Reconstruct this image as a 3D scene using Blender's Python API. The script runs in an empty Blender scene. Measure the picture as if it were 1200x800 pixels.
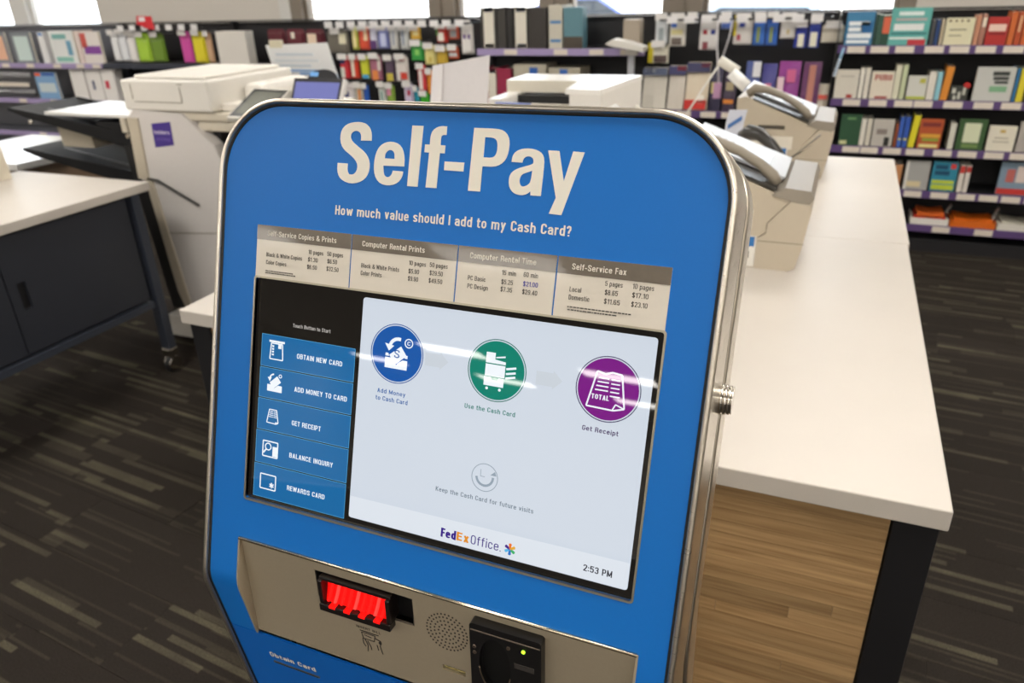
import bpy, bmesh, math, random
from mathutils import Matrix, Vector
SC = bpy.context.scene
COL = SC.collection
PI = math.pi
R = math.radians

# ---------------------------------------------------------------- camera
cam_data = bpy.data.cameras.new('camera')
cam = bpy.data.objects.new('camera', cam_data)
COL.objects.link(cam)
SC.camera = cam
yaw, pitch, roll = R(-23.555), R(-25.491), R(-1.9956)
fwd = Vector((math.sin(yaw)*math.cos(pitch), math.cos(yaw)*math.cos(pitch), math.sin(pitch)))
rt = Vector((math.cos(yaw), -math.sin(yaw), 0)); up = rt.cross(fwd)
r2 = rt*math.cos(roll) + up*math.sin(roll); u2 = -rt*math.sin(roll) + up*math.cos(roll)
cam.matrix_world = Matrix(((r2.x, u2.x, -fwd.x, 0), (r2.y, u2.y, -fwd.y, 0), (r2.z, u2.z, -fwd.z, 1.65), (0, 0, 0, 1)))
cam_data.sensor_width = 36
cam_data.lens = 36*876.75/1200
cam_data.clip_start = .02
cam_data.clip_end = 300
cam_data.dof.use_dof = True
cam_data.dof.focus_distance = .80
cam_data.dof.aperture_fstop = 6.3

# ---------------------------------------------------------------- world, exposure
world = bpy.data.worlds.new('world'); SC.world = world
world.use_nodes = True
bg = world.node_tree.nodes['Background']
bg.inputs[0].default_value = (.86, .93, 1, 1)
bg.inputs[1].default_value = 5.0
sun_d = bpy.data.lights.new('sun', 'SUN'); sun_d.energy = 9; sun_d.angle = R(2); sun_d.color = (1, .95, .88)
sun = bpy.data.objects.new('sun', sun_d); COL.objects.link(sun)
sun.rotation_euler = (R(48), 0, R(200))
SC.view_settings.view_transform = 'Standard'
SC.view_settings.look = 'None'
SC.view_settings.exposure = 0.0
SC.view_settings.gamma = 1
LAMP = 16.0          # strength of the ceiling troffers

# ---------------------------------------------------------------- materials
def s2l(c): return c/12.92 if c <= .04045 else ((c+.055)/1.055)**2.4
def hx(h):
    h = h.lstrip('#'); return tuple(s2l(int(h[i:i+2], 16)/255) for i in (0, 2, 4)) + (1,)
_M = {}
def mat(h, rough=.5, metal=0, grain=.0, gs=60, emit=0, coat=0, trans=0, spec=.5, bump=0):
    key = (h, rough, metal, grain, gs, emit, coat, trans, spec, bump)
    if key in _M: return _M[key]
    m = bpy.data.materials.new('mat_%s' % h.strip('#')); m.use_nodes = True
    nt = m.node_tree; b = nt.nodes['Principled BSDF']
    b.inputs['Base Color'].default_value = hx(h)
    b.inputs['Roughness'].default_value = rough; b.inputs['Metallic'].default_value = metal
    b.inputs['Coat Weight'].default_value = coat; b.inputs['Coat Roughness'].default_value = .05
    b.inputs['Transmission Weight'].default_value = trans
    b.inputs['Specular IOR Level'].default_value = spec
    tc = nt.nodes.new('ShaderNodeTexCoord'); n = nt.nodes.new('ShaderNodeTexNoise')
    n.inputs['Scale'].default_value = gs; n.inputs['Detail'].default_value = 3
    nt.links.new(tc.outputs['Object'], n.inputs['Vector'])
    g = max(grain, .03)
    mr = nt.nodes.new('ShaderNodeMapRange'); mr.inputs[3].default_value = 1-g; mr.inputs[4].default_value = 1+g
    nt.links.new(n.outputs['Fac'], mr.inputs[0])
    mx = nt.nodes.new('ShaderNodeVectorMath'); mx.operation = 'SCALE'
    mx.inputs[0].default_value = hx(h)[:3]
    nt.links.new(mr.outputs[0], mx.inputs['Scale'])
    nt.links.new(mx.outputs[0], b.inputs['Base Color'])
    if emit:
        nt.links.new(mx.outputs[0], b.inputs['Emission Color']); b.inputs['Emission Strength'].default_value = emit
    if bump:
        bp = nt.nodes.new('ShaderNodeBump'); bp.inputs['Strength'].default_value = bump; bp.inputs['Distance'].default_value = .001
        nt.links.new(n.outputs['Fac'], bp.inputs['Height']); nt.links.new(bp.outputs[0], b.inputs['Normal'])
    _M[key] = m; return m
def screen_mat(h, e):
    # a lit display pixel behind glass: emits its colour, glossy cover glass on top
    key = ('scr', h, e)
    if key in _M: return _M[key]
    m = bpy.data.materials.new('display_%s' % h.strip('#')); m.use_nodes = True
    b = m.node_tree.nodes['Principled BSDF']
    c = hx(h)
    b.inputs['Base Color'].default_value = (c[0]*.1, c[1]*.1, c[2]*.1, 1)
    b.inputs['Roughness'].default_value = .02; b.inputs['Specular IOR Level'].default_value = .65
    b.inputs['Emission Color'].default_value = c; b.inputs['Emission Strength'].default_value = e
    _M[key] = m; return m
def brushed(h, rough, axis_scale):
    m = bpy.data.materials.new('brushed_steel'); m.use_nodes = True
    nt = m.node_tree; b = nt.nodes['Principled BSDF']
    b.inputs['Base Color'].default_value = hx(h); b.inputs['Metallic'].default_value = 1; b.inputs['Roughness'].default_value = rough
    tc = nt.nodes.new('ShaderNodeTexCoord'); mp = nt.nodes.new('ShaderNodeMapping'); mp.inputs['Scale'].default_value = axis_scale
    n = nt.nodes.new('ShaderNodeTexNoise'); n.inputs['Scale'].default_value = 30; n.inputs['Detail'].default_value = 4
    nt.links.new(tc.outputs['Object'], mp.inputs[0]); nt.links.new(mp.outputs[0], n.inputs['Vector'])
    mr = nt.nodes.new('ShaderNodeMapRange'); mr.inputs[3].default_value = rough*.93; mr.inputs[4].default_value = rough*1.08
    nt.links.new(n.outputs['Fac'], mr.inputs[0]); nt.links.new(mr.outputs[0], b.inputs['Roughness'])
    return m
def carpet_mat():
    m = bpy.data.materials.new('carpet'); m.use_nodes = True
    nt = m.node_tree; N = nt.nodes; L = nt.links; b = N['Principled BSDF']
    b.inputs['Roughness'].default_value = .95; b.inputs['Specular IOR Level'].default_value = .15
    tc = N.new('ShaderNodeTexCoord'); oi = N.new('ShaderNodeObjectInfo')
    sp = N.new('ShaderNodeSeparateXYZ'); L.new(tc.outputs['Object'], sp.inputs[0])
    def mth(op, a, c=None, d=None):
        n = N.new('ShaderNodeMath'); n.operation = op
        for i, v in enumerate((a, c, d)):
            if v is None: continue
            if isinstance(v, (int, float)): n.inputs[i].default_value = v
            else: L.new(v, n.inputs[i])
        return n.outputs[0]
    def wn(a, bb):
        cb = N.new('ShaderNodeCombineXYZ'); L.new(a, cb.inputs[0]); L.new(bb, cb.inputs[1])
        w = N.new('ShaderNodeTexWhiteNoise'); w.noise_dimensions = '3D'; L.new(cb.outputs[0], w.inputs['Vector']); return w.outputs['Value']
    def streaks(dy, dx, th, seed):
        row = mth('FLOOR', mth('DIVIDE', sp.outputs['Y'], dy))
        rr = mth('ADD', row, mth('MULTIPLY', oi.outputs['Random'], 997.0+seed))
        h = wn(rr, mth('ADD', row, seed))
        cell = mth('FLOOR', mth('ADD', mth('DIVIDE', sp.outputs['X'], dx), mth('MULTIPLY', h, 7.3)))
        v = wn(mth('ADD', cell, seed), rr)
        return mth('MULTIPLY', mth('GREATER_THAN', v, th), mth('SUBTRACT', v, th-.15))
    s1 = streaks(.021, .42, .90, 3.1); s2 = streaks(.043, .27, .93, 17.7); s3 = streaks(.009, .55, .86, 9.2)
    tot = mth('ADD', mth('MULTIPLY', s1, 2.6), mth('ADD', mth('MULTIPLY', s2, 1.3), mth('MULTIPLY', s3, .8)))
    nf = N.new('ShaderNodeTexNoise'); nf.inputs['Scale'].default_value = 260; nf.inputs['Detail'].default_value = 2; L.new(tc.outputs['Object'], nf.inputs['Vector'])
    nl = N.new('ShaderNodeTexNoise'); nl.inputs['Scale'].default_value = 5; L.new(tc.outputs['Object'], nl.inputs['Vector'])
    tot = mth('MULTIPLY', tot, mth('MULTIPLY_ADD', nf.outputs['Fac'], 1.2, .3))
    tot = mth('MULTIPLY', tot, mth('MULTIPLY_ADD', nl.outputs['Fac'], 1.6, .1))
    mx = N.new('ShaderNodeMix'); mx.data_type = 'RGBA'; mx.clamp_factor = True
    mx.inputs['A'].default_value = hx('#2a2521'); mx.inputs['B'].default_value = hx('#5d5848')
    L.new(tot, mx.inputs['Factor'])
    sc = N.new('ShaderNodeVectorMath'); sc.operation = 'SCALE'; L.new(mx.outputs['Result'], sc.inputs[0])
    L.new(mth('MULTIPLY_ADD', nf.outputs['Fac'], 1.5, mth('MULTIPLY_ADD', oi.outputs['Random'], .2, .25)), sc.inputs['Scale'])
    L.new(sc.outputs[0], b.inputs['Base Color'])
    bp = N.new('ShaderNodeBump'); bp.inputs['Strength'].default_value = .6; bp.inputs['Distance'].default_value = .003
    L.new(nf.outputs['Fac'], bp.inputs['Height']); L.new(bp.outputs[0], b.inputs['Normal'])
    return m
def stave_mat():
    m = bpy.data.materials.new('wood_stave'); m.use_nodes = True
    nt = m.node_tree; N = nt.nodes; L = nt.links; b = N['Principled BSDF']; b.inputs['Roughness'].default_value = .42
    tc = N.new('ShaderNodeTexCoord'); oi = N.new('ShaderNodeObjectInfo')
    ad = N.new('ShaderNodeVectorMath'); ad.operation = 'ADD'; L.new(tc.outputs['Object'], ad.inputs[0])
    cb = N.new('ShaderNodeCombineXYZ'); 
    mm = N.new('ShaderNodeMath'); mm.operation = 'MULTIPLY'; mm.inputs[1].default_value = 37; L.new(oi.outputs['Random'], mm.inputs[0])
    L.new(mm.outputs[0], cb.inputs[1]); L.new(cb.outputs[0], ad.inputs[1])
    mp = N.new('ShaderNodeMapping'); mp.inputs['Scale'].default_value = (2.5, 1, 55); L.new(ad.outputs[0], mp.inputs[0])
    n = N.new('ShaderNodeTexNoise'); n.inputs['Scale'].default_value = 2.2; n.inputs['Detail'].default_value = 5; n.inputs['Distortion'].default_value = .4; L.new(mp.outputs[0], n.inputs['Vector'])
    cr = N.new('ShaderNodeValToRGB'); e = cr.color_ramp.elements
    e[0].position = .25; e[0].color = hx('#8b6a44'); e[1].position = .75; e[1].color = hx('#c0a074')
    L.new(n.outputs['Fac'], cr.inputs[0])
    mr = N.new('ShaderNodeMapRange'); mr.inputs[3].default_value = .68; mr.inputs[4].default_value = 1.12; L.new(oi.outputs['Random'], mr.inputs[0])
    sc = N.new('ShaderNodeVectorMath'); sc.operation = 'SCALE'; L.new(cr.outputs[0], sc.inputs[0]); L.new(mr.outputs[0], sc.inputs['Scale'])
    L.new(sc.outputs[0], b.inputs['Base Color'])
    return m

# ---------------------------------------------------------------- builders
class MB:
    """collects shapes (world coordinates of the thing) into one mesh"""
    def __init__(s): s.v = []; s.f = []; s.sm = []
    def add(s, vs, fs, smooth=False):
        o = len(s.v); s.v += [tuple(v) for v in vs]; s.f += [tuple(i+o for i in f) for f in fs]; s.sm += [smooth]*len(fs); return s
    def box(s, x0, x1, y0, y1, z0, z1, M=None, ch=0):
        if ch > 0 and min(x1-x0, y1-y0, z1-z0) > 2.2*ch: return s.cbox(x0, x1, y0, y1, z0, z1, M, ch)
        vs = [Vector((x, y, z)) for z in (z0, z1) for y in (y0, y1) for x in (x0, x1)]
        if M is not None: vs = [M @ v for v in vs]
        return s.add(vs, [(0, 2, 3, 1), (4, 5, 7, 6), (0, 1, 5, 4), (2, 6, 7, 3), (0, 4, 6, 2), (1, 3, 7, 5)])
    def cbox(s, x0, x1, y0, y1, z0, z1, M, c):
        bm = bmesh.new(); bmesh.ops.create_cube(bm, size=1)
        for v in bm.verts: v.co = Vector((x0+(v.co.x+.5)*(x1-x0), y0+(v.co.y+.5)*(y1-y0), z0+(v.co.z+.5)*(z1-z0)))
        bmesh.ops.bevel(bm, geom=bm.edges[:], offset=c, segments=2, affect='EDGES', profile=.5)
        if M is not None: bmesh.ops.transform(bm, matrix=M, verts=bm.verts)
        bm.verts.index_update()
        s.add([v.co.copy() for v in bm.verts], [[v.index for v in f.verts] for f in bm.faces]); bm.free(); return s
    def rings(s, rs, cap0=True, cap1=True, smooth=False, closed=True):
        n = len(rs[0]); vs = [v for r in rs for v in r]; fs = []
        for i in range(len(rs)-1):
            for j in range(n if closed else n-1):
                k = (j+1) % n; fs.append((i*n+j, i*n+k, (i+1)*n+k, (i+1)*n+j))
        s.add(vs, fs, smooth)
        o = len(s.v)-len(vs)
        if cap0: s.f.append(tuple(o+j for j in reversed(range(n)))); s.sm.append(False)
        if cap1: s.f.append(tuple(o+(len(rs)-1)*n+j for j in range(n))); s.sm.append(False)
        return s
    def prism(s, poly, a, b, fn): return s.rings([[fn(p, a) for p in poly], [fn(p, b) for p in poly]])
    def tube(s, pts, r, n=8, smooth=True):
        pts = [Vector(p) for p in pts]; rs = []; pn = None
        rad = r if isinstance(r, (list, tuple)) else [r]*len(pts)
        for i, p in enumerate(pts):
            t = (pts[min(i+1, len(pts)-1)] - pts[max(i-1, 0)]).normalized()
            a = t.orthogonal().normalized() if pn is None else (pn - t*pn.dot(t)).normalized()
            pn = a; b = t.cross(a)
            rs.append([p + a*rad[i]*math.cos(2*PI*k/n) + b*rad[i]*math.sin(2*PI*k/n) for k in range(n)])
        return s.rings(rs, smooth=smooth)
    def cyl(s, c, r, z0, z1, n=16): return s.tube([(c[0], c[1], z0), (c[0], c[1], z1)], r, n)
W = {}
def link(name, me, m, parent=None):
    o = bpy.data.objects.new(name, me); COL.objects.link(o)
    if m is not None:
        me.materials.clear()
        for x in (m if isinstance(m, (list, tuple)) else [m]): me.materials.append(x)
    if parent is not None: o.parent = parent; W[o.name] = W.get(parent.name, Matrix())
    return o
def build(name, mb, m, parent=None):
    me = bpy.data.meshes.new(name)
    T = W.get(parent.name, Matrix()).inverted() if parent is not None else Matrix()
    me.from_pydata([tuple(T @ Vector(v)) for v in mb.v], [], mb.f)
    for p, sm in zip(me.polygons, mb.sm): p.use_smooth = sm
    bm = bmesh.new(); bm.from_mesh(me); bmesh.ops.recalc_face_normals(bm, faces=bm.faces); bm.to_mesh(me); bm.free()
    me.update(); return link(name, me, m, parent)
def tag(o, label=None, cat=None, group=None, kind=None):
    if label: o['label'] = label
    if cat: o['category'] = cat
    if group: o['group'] = group
    if kind: o['kind'] = kind
    return o
def thing(name, loc, label, cat, group=None, kind=None):
    o = bpy.data.objects.new(name, None); COL.objects.link(o); o.empty_display_size = .1
    o.location = loc; W[o.name] = Matrix.Translation(loc); return tag(o, label, cat, group, kind)
def copy_tree(o, parent=None):
    c = o.copy(); COL.objects.link(c)
    if parent is not None: c.parent = parent
    for ch in list(o.children): copy_tree(ch, c)
    return c
# text: a condensed grotesque drawn as strokes ------------------------------------------------------------
def _gl(ch, t):
    """outer width and stroke paths of one glyph; capital height 1, stroke width 2t. path = (points, corner radius, closed)"""
    X = .74; B = t; T = 1-t; M = X-t; D = -.25+t
    W_ = {'i': 2*t, 'l': 2*t, 'I': 2*t, '.': 2*t, ':': 2*t, 'f': .31, 't': .31, 'r': .31, '-': .30, 'm': .74, 'w': .70, 'M': .66, 'W': .74, 's': .43, 'c': .43, 'L': .40, 'E': .42, 'F': .40, 'T': .46, 'k': .45, 'v': .44, 'y': .46, 'x': .44, '&': .58, '?': .40, ' ': .22, 'S': .50, '1': .30}
    w = W_.get(ch, .50 if (ch.isupper() or ch.isdigit() or ch == '$') else .46) + (t-.06)*(.9 if ch not in 'ilI.:' else 0)
    L = t; Q = w-t; r = .2; P = []
    def a(pts, rad=r, closed=False): P.append((pts, rad, closed))
    if ch == 'a': a([(L, X-.21), (L, M), (Q, M), (Q, 0)]); a([(Q, .43), (L, .40), (L, B), (Q-.02, B), (Q, .24)], .15)
    elif ch == 'b': a([(L, 0), (L, 1)]); a([(L, B), (Q, B), (Q, M), (L, M)], r, True)
    elif ch == 'c': a([(Q, X-.24), (Q, M), (L, M), (L, B), (Q, B), (Q, .24)])
    elif ch == 'd': a([(Q, 0), (Q, 1)]); a([(L, B), (Q, B), (Q, M), (L, M)], r, True)
    elif ch == 'e': a([(Q, .20), (Q, B), (L, B), (L, M), (Q, M), (Q, .33)]); a([(L, .385), (Q, .385)])
    elif ch == 'f': a([(w, T), (t+.07, T), (t+.07, 0)], .13); a([(0, X-t*.8), (w, X-t*.8)])
    elif ch == 'g': a([(L, B), (Q, B), (Q, M), (L, M)], r, True); a([(Q, X), (Q, D), (L, D), (L, -.08)])
    elif ch == 'h': a([(L, 0), (L, 1)]); a([(L, X-.22), (L, M), (Q, M), (Q, 0)])
    elif ch == 'i': a([(L, 0), (L, X)]); a([(L, .86), (L, 1)])
    elif ch == 'k': a([(L, 0), (L, 1)]); a([(Q, X), (L+t*.6, .33)]); a([(L+.10, .42), (Q, 0)])
    elif ch == 'l': a([(L, 0), (L, 1)])
    elif ch == 'm': a([(L, 0), (L, X)]); a([(L, X-.22), (L, M), (w/2, M), (w/2, 0)], .15); a([(w/2, X-.22), (w/2, M), (Q, M), (Q, 0)], .15)
    elif ch == 'n': a([(L, 0), (L, X)]); a([(L, X-.22), (L, M), (Q, M), (Q, 0)])
    elif ch == 'o': a([(L, B), (Q, B), (Q, M), (L, M)], r, True)
    elif ch == 'p': a([(L, -.25), (L, X)]); a([(L, B), (Q, B), (Q, M), (L, M)], r, True)
    elif ch == 'r': a([(L, 0), (L, X)]); a([(L, X-.22), (L, M), (w, M)], .16)
    elif ch == 's': a([(Q, X-.19), (Q, M), (L, M), (L, .43), (Q, .31), (Q, B), (L, B), (L, .19)], .16)
    elif ch == 't': a([(t+.05, .94), (t+.05, B), (w, B)], .12); a([(0, X-t*.8), (w, X-t*.8)])
    elif ch == 'u': a([(L, X), (L, B), (Q, B), (Q, .22)]); a([(Q, 0), (Q, X)])
    elif ch == 'v': a([(L, X), (w/2, t*.5)]); a([(Q, X), (w/2, t*.5)])
    elif ch == 'w': a([(L, X), (w*.29, t*.4)]); a([(w*.29, t*.4), (w/2, M)]); a([(w/2, M), (w*.71, t*.4)]); a([(w*.71, t*.4), (Q, X)])
    elif ch == 'x': a([(L, X), (Q, 0)]); a([(L, 0), (Q, X)])
    elif ch == 'y': a([(L, X), (w/2+t*.1, .02)]); a([(Q, X), (w/2-.12, -.25)])
    elif ch == 'A': a([(L, 0), (w/2, 1-t*.3)]); a([(Q, 0), (w/2, 1-t*.3)]); a([(w*.22, .28), (w*.78, .28)])
    elif ch == 'B': a([(L, 0), (L, 1)]); a([(L, T), (Q-.02, T), (Q-.02, .53), (L, .53)], .16); a([(L, .53), (Q, .53), (Q, B), (L, B)], .17)
    elif ch == 'C': a([(Q, .68), (Q, T), (L, T), (L, B), (Q, B), (Q, .32)])
    elif ch == 'D': a([(L, 0), (L, 1)]); a([(L, T), (Q, T), (Q, B), (L, B)])
    elif ch == 'E': a([(L, 0), (L, 1)]); a([(L, T), (w, T)]); a([(L, .52), (w-.03, .52)]); a([(L, B), (w, B)])
    elif ch == 'F': a([(L, 0), (L, 1)]); a([(L, T), (w, T)]); a([(L, .50), (w-.03, .50)])
    elif ch == 'G': a([(Q, .70), (Q, T), (L, T), (L, B), (Q, B), (Q, .46)]); a([(w*.55, .46), (w, .46)])
    elif ch == 'H': a([(L, 0), (L, 1)]); a([(Q, 0), (Q, 1)]); a([(L, .52), (Q, .52)])
    elif ch == 'I': a([(L, 0), (L, 1)])
    elif ch == 'K': a([(L, 0), (L, 1)]); a([(Q, 1), (L+t*.6, .42)]); a([(L+.12, .52), (Q, 0)])
    elif ch == 'L': a([(L, 0), (L, 1)]); a([(L, B), (w, B)])
    elif ch == 'M': a([(L, 0), (L, 1)]); a([(Q, 0), (Q, 1)]); a([(L, 1-t), (w/2, .12)]); a([(Q, 1-t), (w/2, .12)])
    elif ch == 'N': a([(L, 0), (L, 1)]); a([(Q, 0), (Q, 1)]); a([(L, 1-t), (Q, t)])
    elif ch in 'O0': a([(L, B), (Q, B), (Q, T), (L, T)], .24, True)
    elif ch == 'P': a([(L, 0), (L, 1)]); a([(L, T), (Q, T), (Q, .43), (L, .43)])
    elif ch == 'Q': a([(L, B), (Q, B), (Q, T), (L, T)], .24, True); a([(w*.6, .2), (w, -.04)])
    elif ch == 'R': a([(L, 0), (L, 1)]); a([(L, T), (Q, T), (Q, .47), (L, .47)], .17); a([(w*.55, .47), (Q, .38), (Q, 0)], .1)
    elif ch == 'S': a([(Q, .70), (Q, T), (L, T), (L, .60), (Q, .42), (Q, B), (L, B), (L, .30)], .19)
    elif ch == 'T': a([(w/2, 0), (w/2, 1)]); a([(0, T), (w, T)])
    elif ch == 'U': a([(L, 1), (L, B), (Q, B), (Q, 1)])
    elif ch == 'V': a([(L, 1), (w/2, t*.5)]); a([(Q, 1), (w/2, t*.5)])
    elif ch == 'W': a([(L, 1), (w*.28, t*.4)]); a([(w*.28, t*.4), (w/2, T)]); a([(w/2, T), (w*.72, t*.4)]); a([(w*.72, t*.4), (Q, 1)])
    elif ch == 'Y': a([(L, 1), (w/2, .42)]); a([(Q, 1), (w/2, .42)]); a([(w/2, .46), (w/2, 0)])
    elif ch == '1': a([(Q, 0), (Q, 1)]); a([(0, .78), (Q, .90)])
    elif ch == '2': a([(L, .72), (L, T), (Q, T), (Q, .58), (L, B)]); a([(L*.7, B), (w, B)])
    elif ch == '3': a([(L, .75), (L, T), (Q, T), (Q, .54), (w*.4, .54)], .17); a([(w*.4, .54), (Q, .54), (Q, B), (L, B), (L, .26)], .18)
    elif ch == '4': a([(Q-.06, 0), (Q-.06, 1)]); a([(Q-.06, 1-t), (L*.8, .28)]); a([(L*.4, .26), (w, .26)])
    elif ch == '5': a([(w, T), (L+.02, T), (L, .52)], .01); a([(L, .46), (L+.03, .62), (Q, .62), (Q, B), (L, B), (L, .26)], .18)
    elif ch == '6': a([(Q, .74), (Q, T), (L, T), (L, B), (Q, B), (Q, .58), (L, .56)])
    elif ch == '7': a([(0, T), (w, T)]); a([(Q, T), (w*.36, 0)])
    elif ch == '8': a([(L+.02, T), (Q-.02, T), (Q-.02, .54), (L+.02, .54)], .16, True); a([(L, .54), (Q, .54), (Q, B), (L, B)], .17, True)
    elif ch == '9': a([(L, .26), (L, B), (Q, B), (Q, T), (L, T), (L, .42), (Q, .44)])
    elif ch == '$': a([(Q, .72), (Q, T), (L, T), (L, .58), (Q, .44), (Q, B), (L, B), (L, .28)], .18); a([(w/2, -.08), (w/2, 1.08)])
    elif ch == '&': a([(w, 0), (L+.05, .70), (L+.05, T), (Q-.14, T), (Q-.14, .66), (L, .42), (L, B), (Q-.08, B), (w-.02, .45)], .15)
    elif ch == '?': a([(L, .72), (L, T), (Q, T), (Q, .58), (w/2, .46), (w/2, .26)], .16); a([(w/2, 0), (w/2, .15)])
    elif ch == '.': a([(L, 0), (L, 2*t)])
    elif ch == ':': a([(L, .08), (L, .08+2*t)]); a([(L, .55), (L, .55+2*t)])
    elif ch == '-': a([(0, .37), (w, .37)])
    elif ch == ',': a([(L, .12), (L*.5, -.12)])
    return w, P
def _round(pts, r, closed):
    n = len(pts); out = []
    for i, p in enumerate(pts):
        if (i in (0, n-1)) and not closed: out.append(p); continue
        a, b = pts[i-1], pts[(i+1) % n]; P = Vector(p); u = Vector(a)-P; v = Vector(b)-P
        ka = .5 if (closed or 0 < i-1) else 1.0; kb = .5 if (closed or i+1 < n-1) else 1.0
        ra = min(r, u.length*ka*.98); rb = min(r, v.length*kb*.98)
        q0 = P+u.normalized()*ra; q2 = P+v.normalized()*rb
        c0 = q0+(P-q0)*.62; c1 = q2+(P-q2)*.62
        for k in range(7):
            s = k/6; out.append(tuple(q0*(1-s)**3+c0*3*s*(1-s)**2+c1*3*s*s*(1-s)+q2*s**3))
    o2 = []
    for p in out:
        if not o2 or abs(p[0]-o2[-1][0])+abs(p[1]-o2[-1][1]) > 1e-6: o2.append(p)
    if closed and abs(o2[0][0]-o2[-1][0])+abs(o2[0][1]-o2[-1][1]) < 1e-6: o2.pop()
    return o2
def lettering(s, fn, x0, x1, base, top, h, m, parent, bold=0.0, name='lettering', spacing=1.0):
    """text from x0 to x1, its capitals standing from base to top, mapped on a surface by fn(x, y, h)"""
    w = .135+bold*2.0; t = w/2; gap = (.115-bold*.8)*spacing
    lay = []; q = 0
    for ch in s:
        gw, P = _gl(ch, t)
        lay.append((q, P)); q += gw+gap
    q -= gap; sy = top-base; sx = (x1-x0)/q
    mb = MB(); kk = 0
    for off, P in lay:
        for pts, r, closed in P:
            c = [(x0+(off+x)*sx, base+y*sy) for x, y in _round(pts, r, closed)]
            kk += 1; hz = h+(kk % 5)*.00003
            n = len(c); hv, hh = t*sy*(.55+.45*min(1.3, sx/sy)), t*sy*(.88 if bold < .03 else .74)
            lo = []; hi = []
            for i, p in enumerate(c):
                a = c[i-1] if (i > 0 or closed) else p; b = c[(i+1) % n] if (i < n-1 or closed) else p
                d1 = Vector((p[0]-a[0], p[1]-a[1])); d2 = Vector((b[0]-p[0], b[1]-p[1]))
                if d1.length < 1e-9: d1 = d2
                if d2.length < 1e-9: d2 = d1
                d = (d1.normalized()+d2.normalized()); d = d.normalized() if d.length > 1e-6 else d1.normalized()
                k = 1/max(.6, d.dot(d1.normalized()))
                nx, ny = -d.y*hv*k, d.x*hh*k
                lo.append(fn(p[0]-nx, p[1]-ny, hz)); hi.append(fn(p[0]+nx, p[1]+ny, hz))
            vs = lo+hi; m_ = n if closed else n-1
            mb.add(vs, [(i, (i+1) % n, n+(i+1) % n, n+i) for i in range(m_)])
    return build(name, mb, m, parent)

# ================================================================ the room
WALL = mat('#d9d3ca', .9)
def structure(name, mb, m, parent=None):
    o = build(name, mb, m, parent)
    if parent is None: tag(o, kind='structure')
    return o
X0, X1, Y0, Y1 = -10.0, 4.2, -15.5, 5.9
fl = structure('floor', MB().box(X0, X1, Y0, Y1+.15, -.1, -.004), mat('#2e2a26', .95))
CARP = carpet_mat()
# carpet planks, laid a few degrees off the shelving; near ones one by one
plank = MB().cbox(-.4994, .4994, -.1244, .1244, -.006, 0, None, .0005)
pm = None; far = MB(); n_pl = 0
ca, sa = math.cos(R(-5)), math.sin(R(-5))
rnd = random.Random(3)
for j in range(-10, 36):
    for i in range(-9, 8):
        lx = i*1.0+(j % 3)*.333; ly = j*.25
        x = -.8+lx*ca-ly*sa; y = 1.2+lx*sa+ly*ca
        if not (X0+.6 < x < X1-.6 and .2 < y < 5.75): continue
        if y < 5.2 and -4.6 < x < 2.0:
            if pm is None:
                o = build('carpet_plank', plank, CARP, fl); pm = o.data
            else:
                o = bpy.data.objects.new('carpet_plank', pm); COL.objects.link(o); o.parent = fl; W[o.name] = Matrix()
            o.location = (x, y, 0); o.rotation_euler = (0, 0, R(-5)); n_pl += 1
        else:
            far.box(-.4985, .4985, -.1235, .1235, -.005, 0, Matrix.Translation((x, y, 0)) @ Matrix.Rotation(R(-5), 4, 'Z'))
tag(build('carpet_plank_field', far, CARP, fl), kind='stuff')
structure('ceiling', MB().box(X0, X1, Y0, Y1+.15, 3.0, 3.1), mat('#e9e6df', .9))
structure('wall_left', MB().box(X0-.1, X0, Y0, Y1+.15, 0, 3), WALL)
structure('wall_right', MB().box(X1, X1+.1, Y0, Y1+.15, 0, 3), WALL)
structure('wall_front', MB().box(X0, X1, Y0-.1, Y0, 0, 3), WALL)
wb = MB().box(X0, X1, Y1, Y1+.15, 0, 1.40).box(X0, X1, Y1, Y1+.15, 2.6, 3)
for a, b in ((-6.93, -4.70), (.36, X1)): wb.box(a, b, Y1, Y1+.15, 1.40, 2.6)
wbo = structure('wall_back', wb, WALL)
BRONZE = mat('#8a7f72', .5); WTRIM = mat('#dddbd6', .5)
GLASS = mat('#ffffff', .02, trans=1)
panes = ((-10, -8.17), (-7.93, -6.93), (-4.46, -3.20), (-2.97, -2.23), (-2.01, -1.27), (-1.0, .26))
for i, (a, b) in enumerate(panes):
    w_ = MB()
    w_.box(a, a+.03, Y1+.03, Y1+.12, 1.4, 2.6).box(b-.03, b, Y1+.03, Y1+.12, 1.4, 2.6)
    w_.box(a+.03, b-.03, Y1+.03, Y1+.12, 1.40, 1.415).box(a+.03, b-.03, Y1+.03, Y1+.12, 2.56, 2.6)
    wo = structure('window_%d' % (i+1), w_, WTRIM if i < 2 else BRONZE)
    build('window_pane', MB().box(a+.03, b-.03, Y1+.07, Y1+.076, 1.415, 2.56), GLASS, wo)
for i, (a, b, m) in enumerate(((-8.17, -7.93, WTRIM), (-4.70, -4.58, WTRIM), (-4.58, -4.46, BRONZE), (-3.20, -2.97, BRONZE), (-2.23, -2.01, BRONZE), (-1.27, -1.0, BRONZE), (.26, .36, BRONZE))):
    t_ = MB().box(a+.001, b-.001, Y1-.02, Y1+.13, 1.401, 2.6, ch=.004)
    if m is BRONZE and b-a > .2: t_.box((a+b)/2-.006, (a+b)/2+.006, Y1-.035, Y1-.0201, 1.401, 2.6)
    structure('trim_%d' % (i+1), t_, m)
structure('baseboard_back', MB().box(X0, X1, Y1-.015, Y1-.001, 0, .1), mat('#2b2927', .6))
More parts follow.
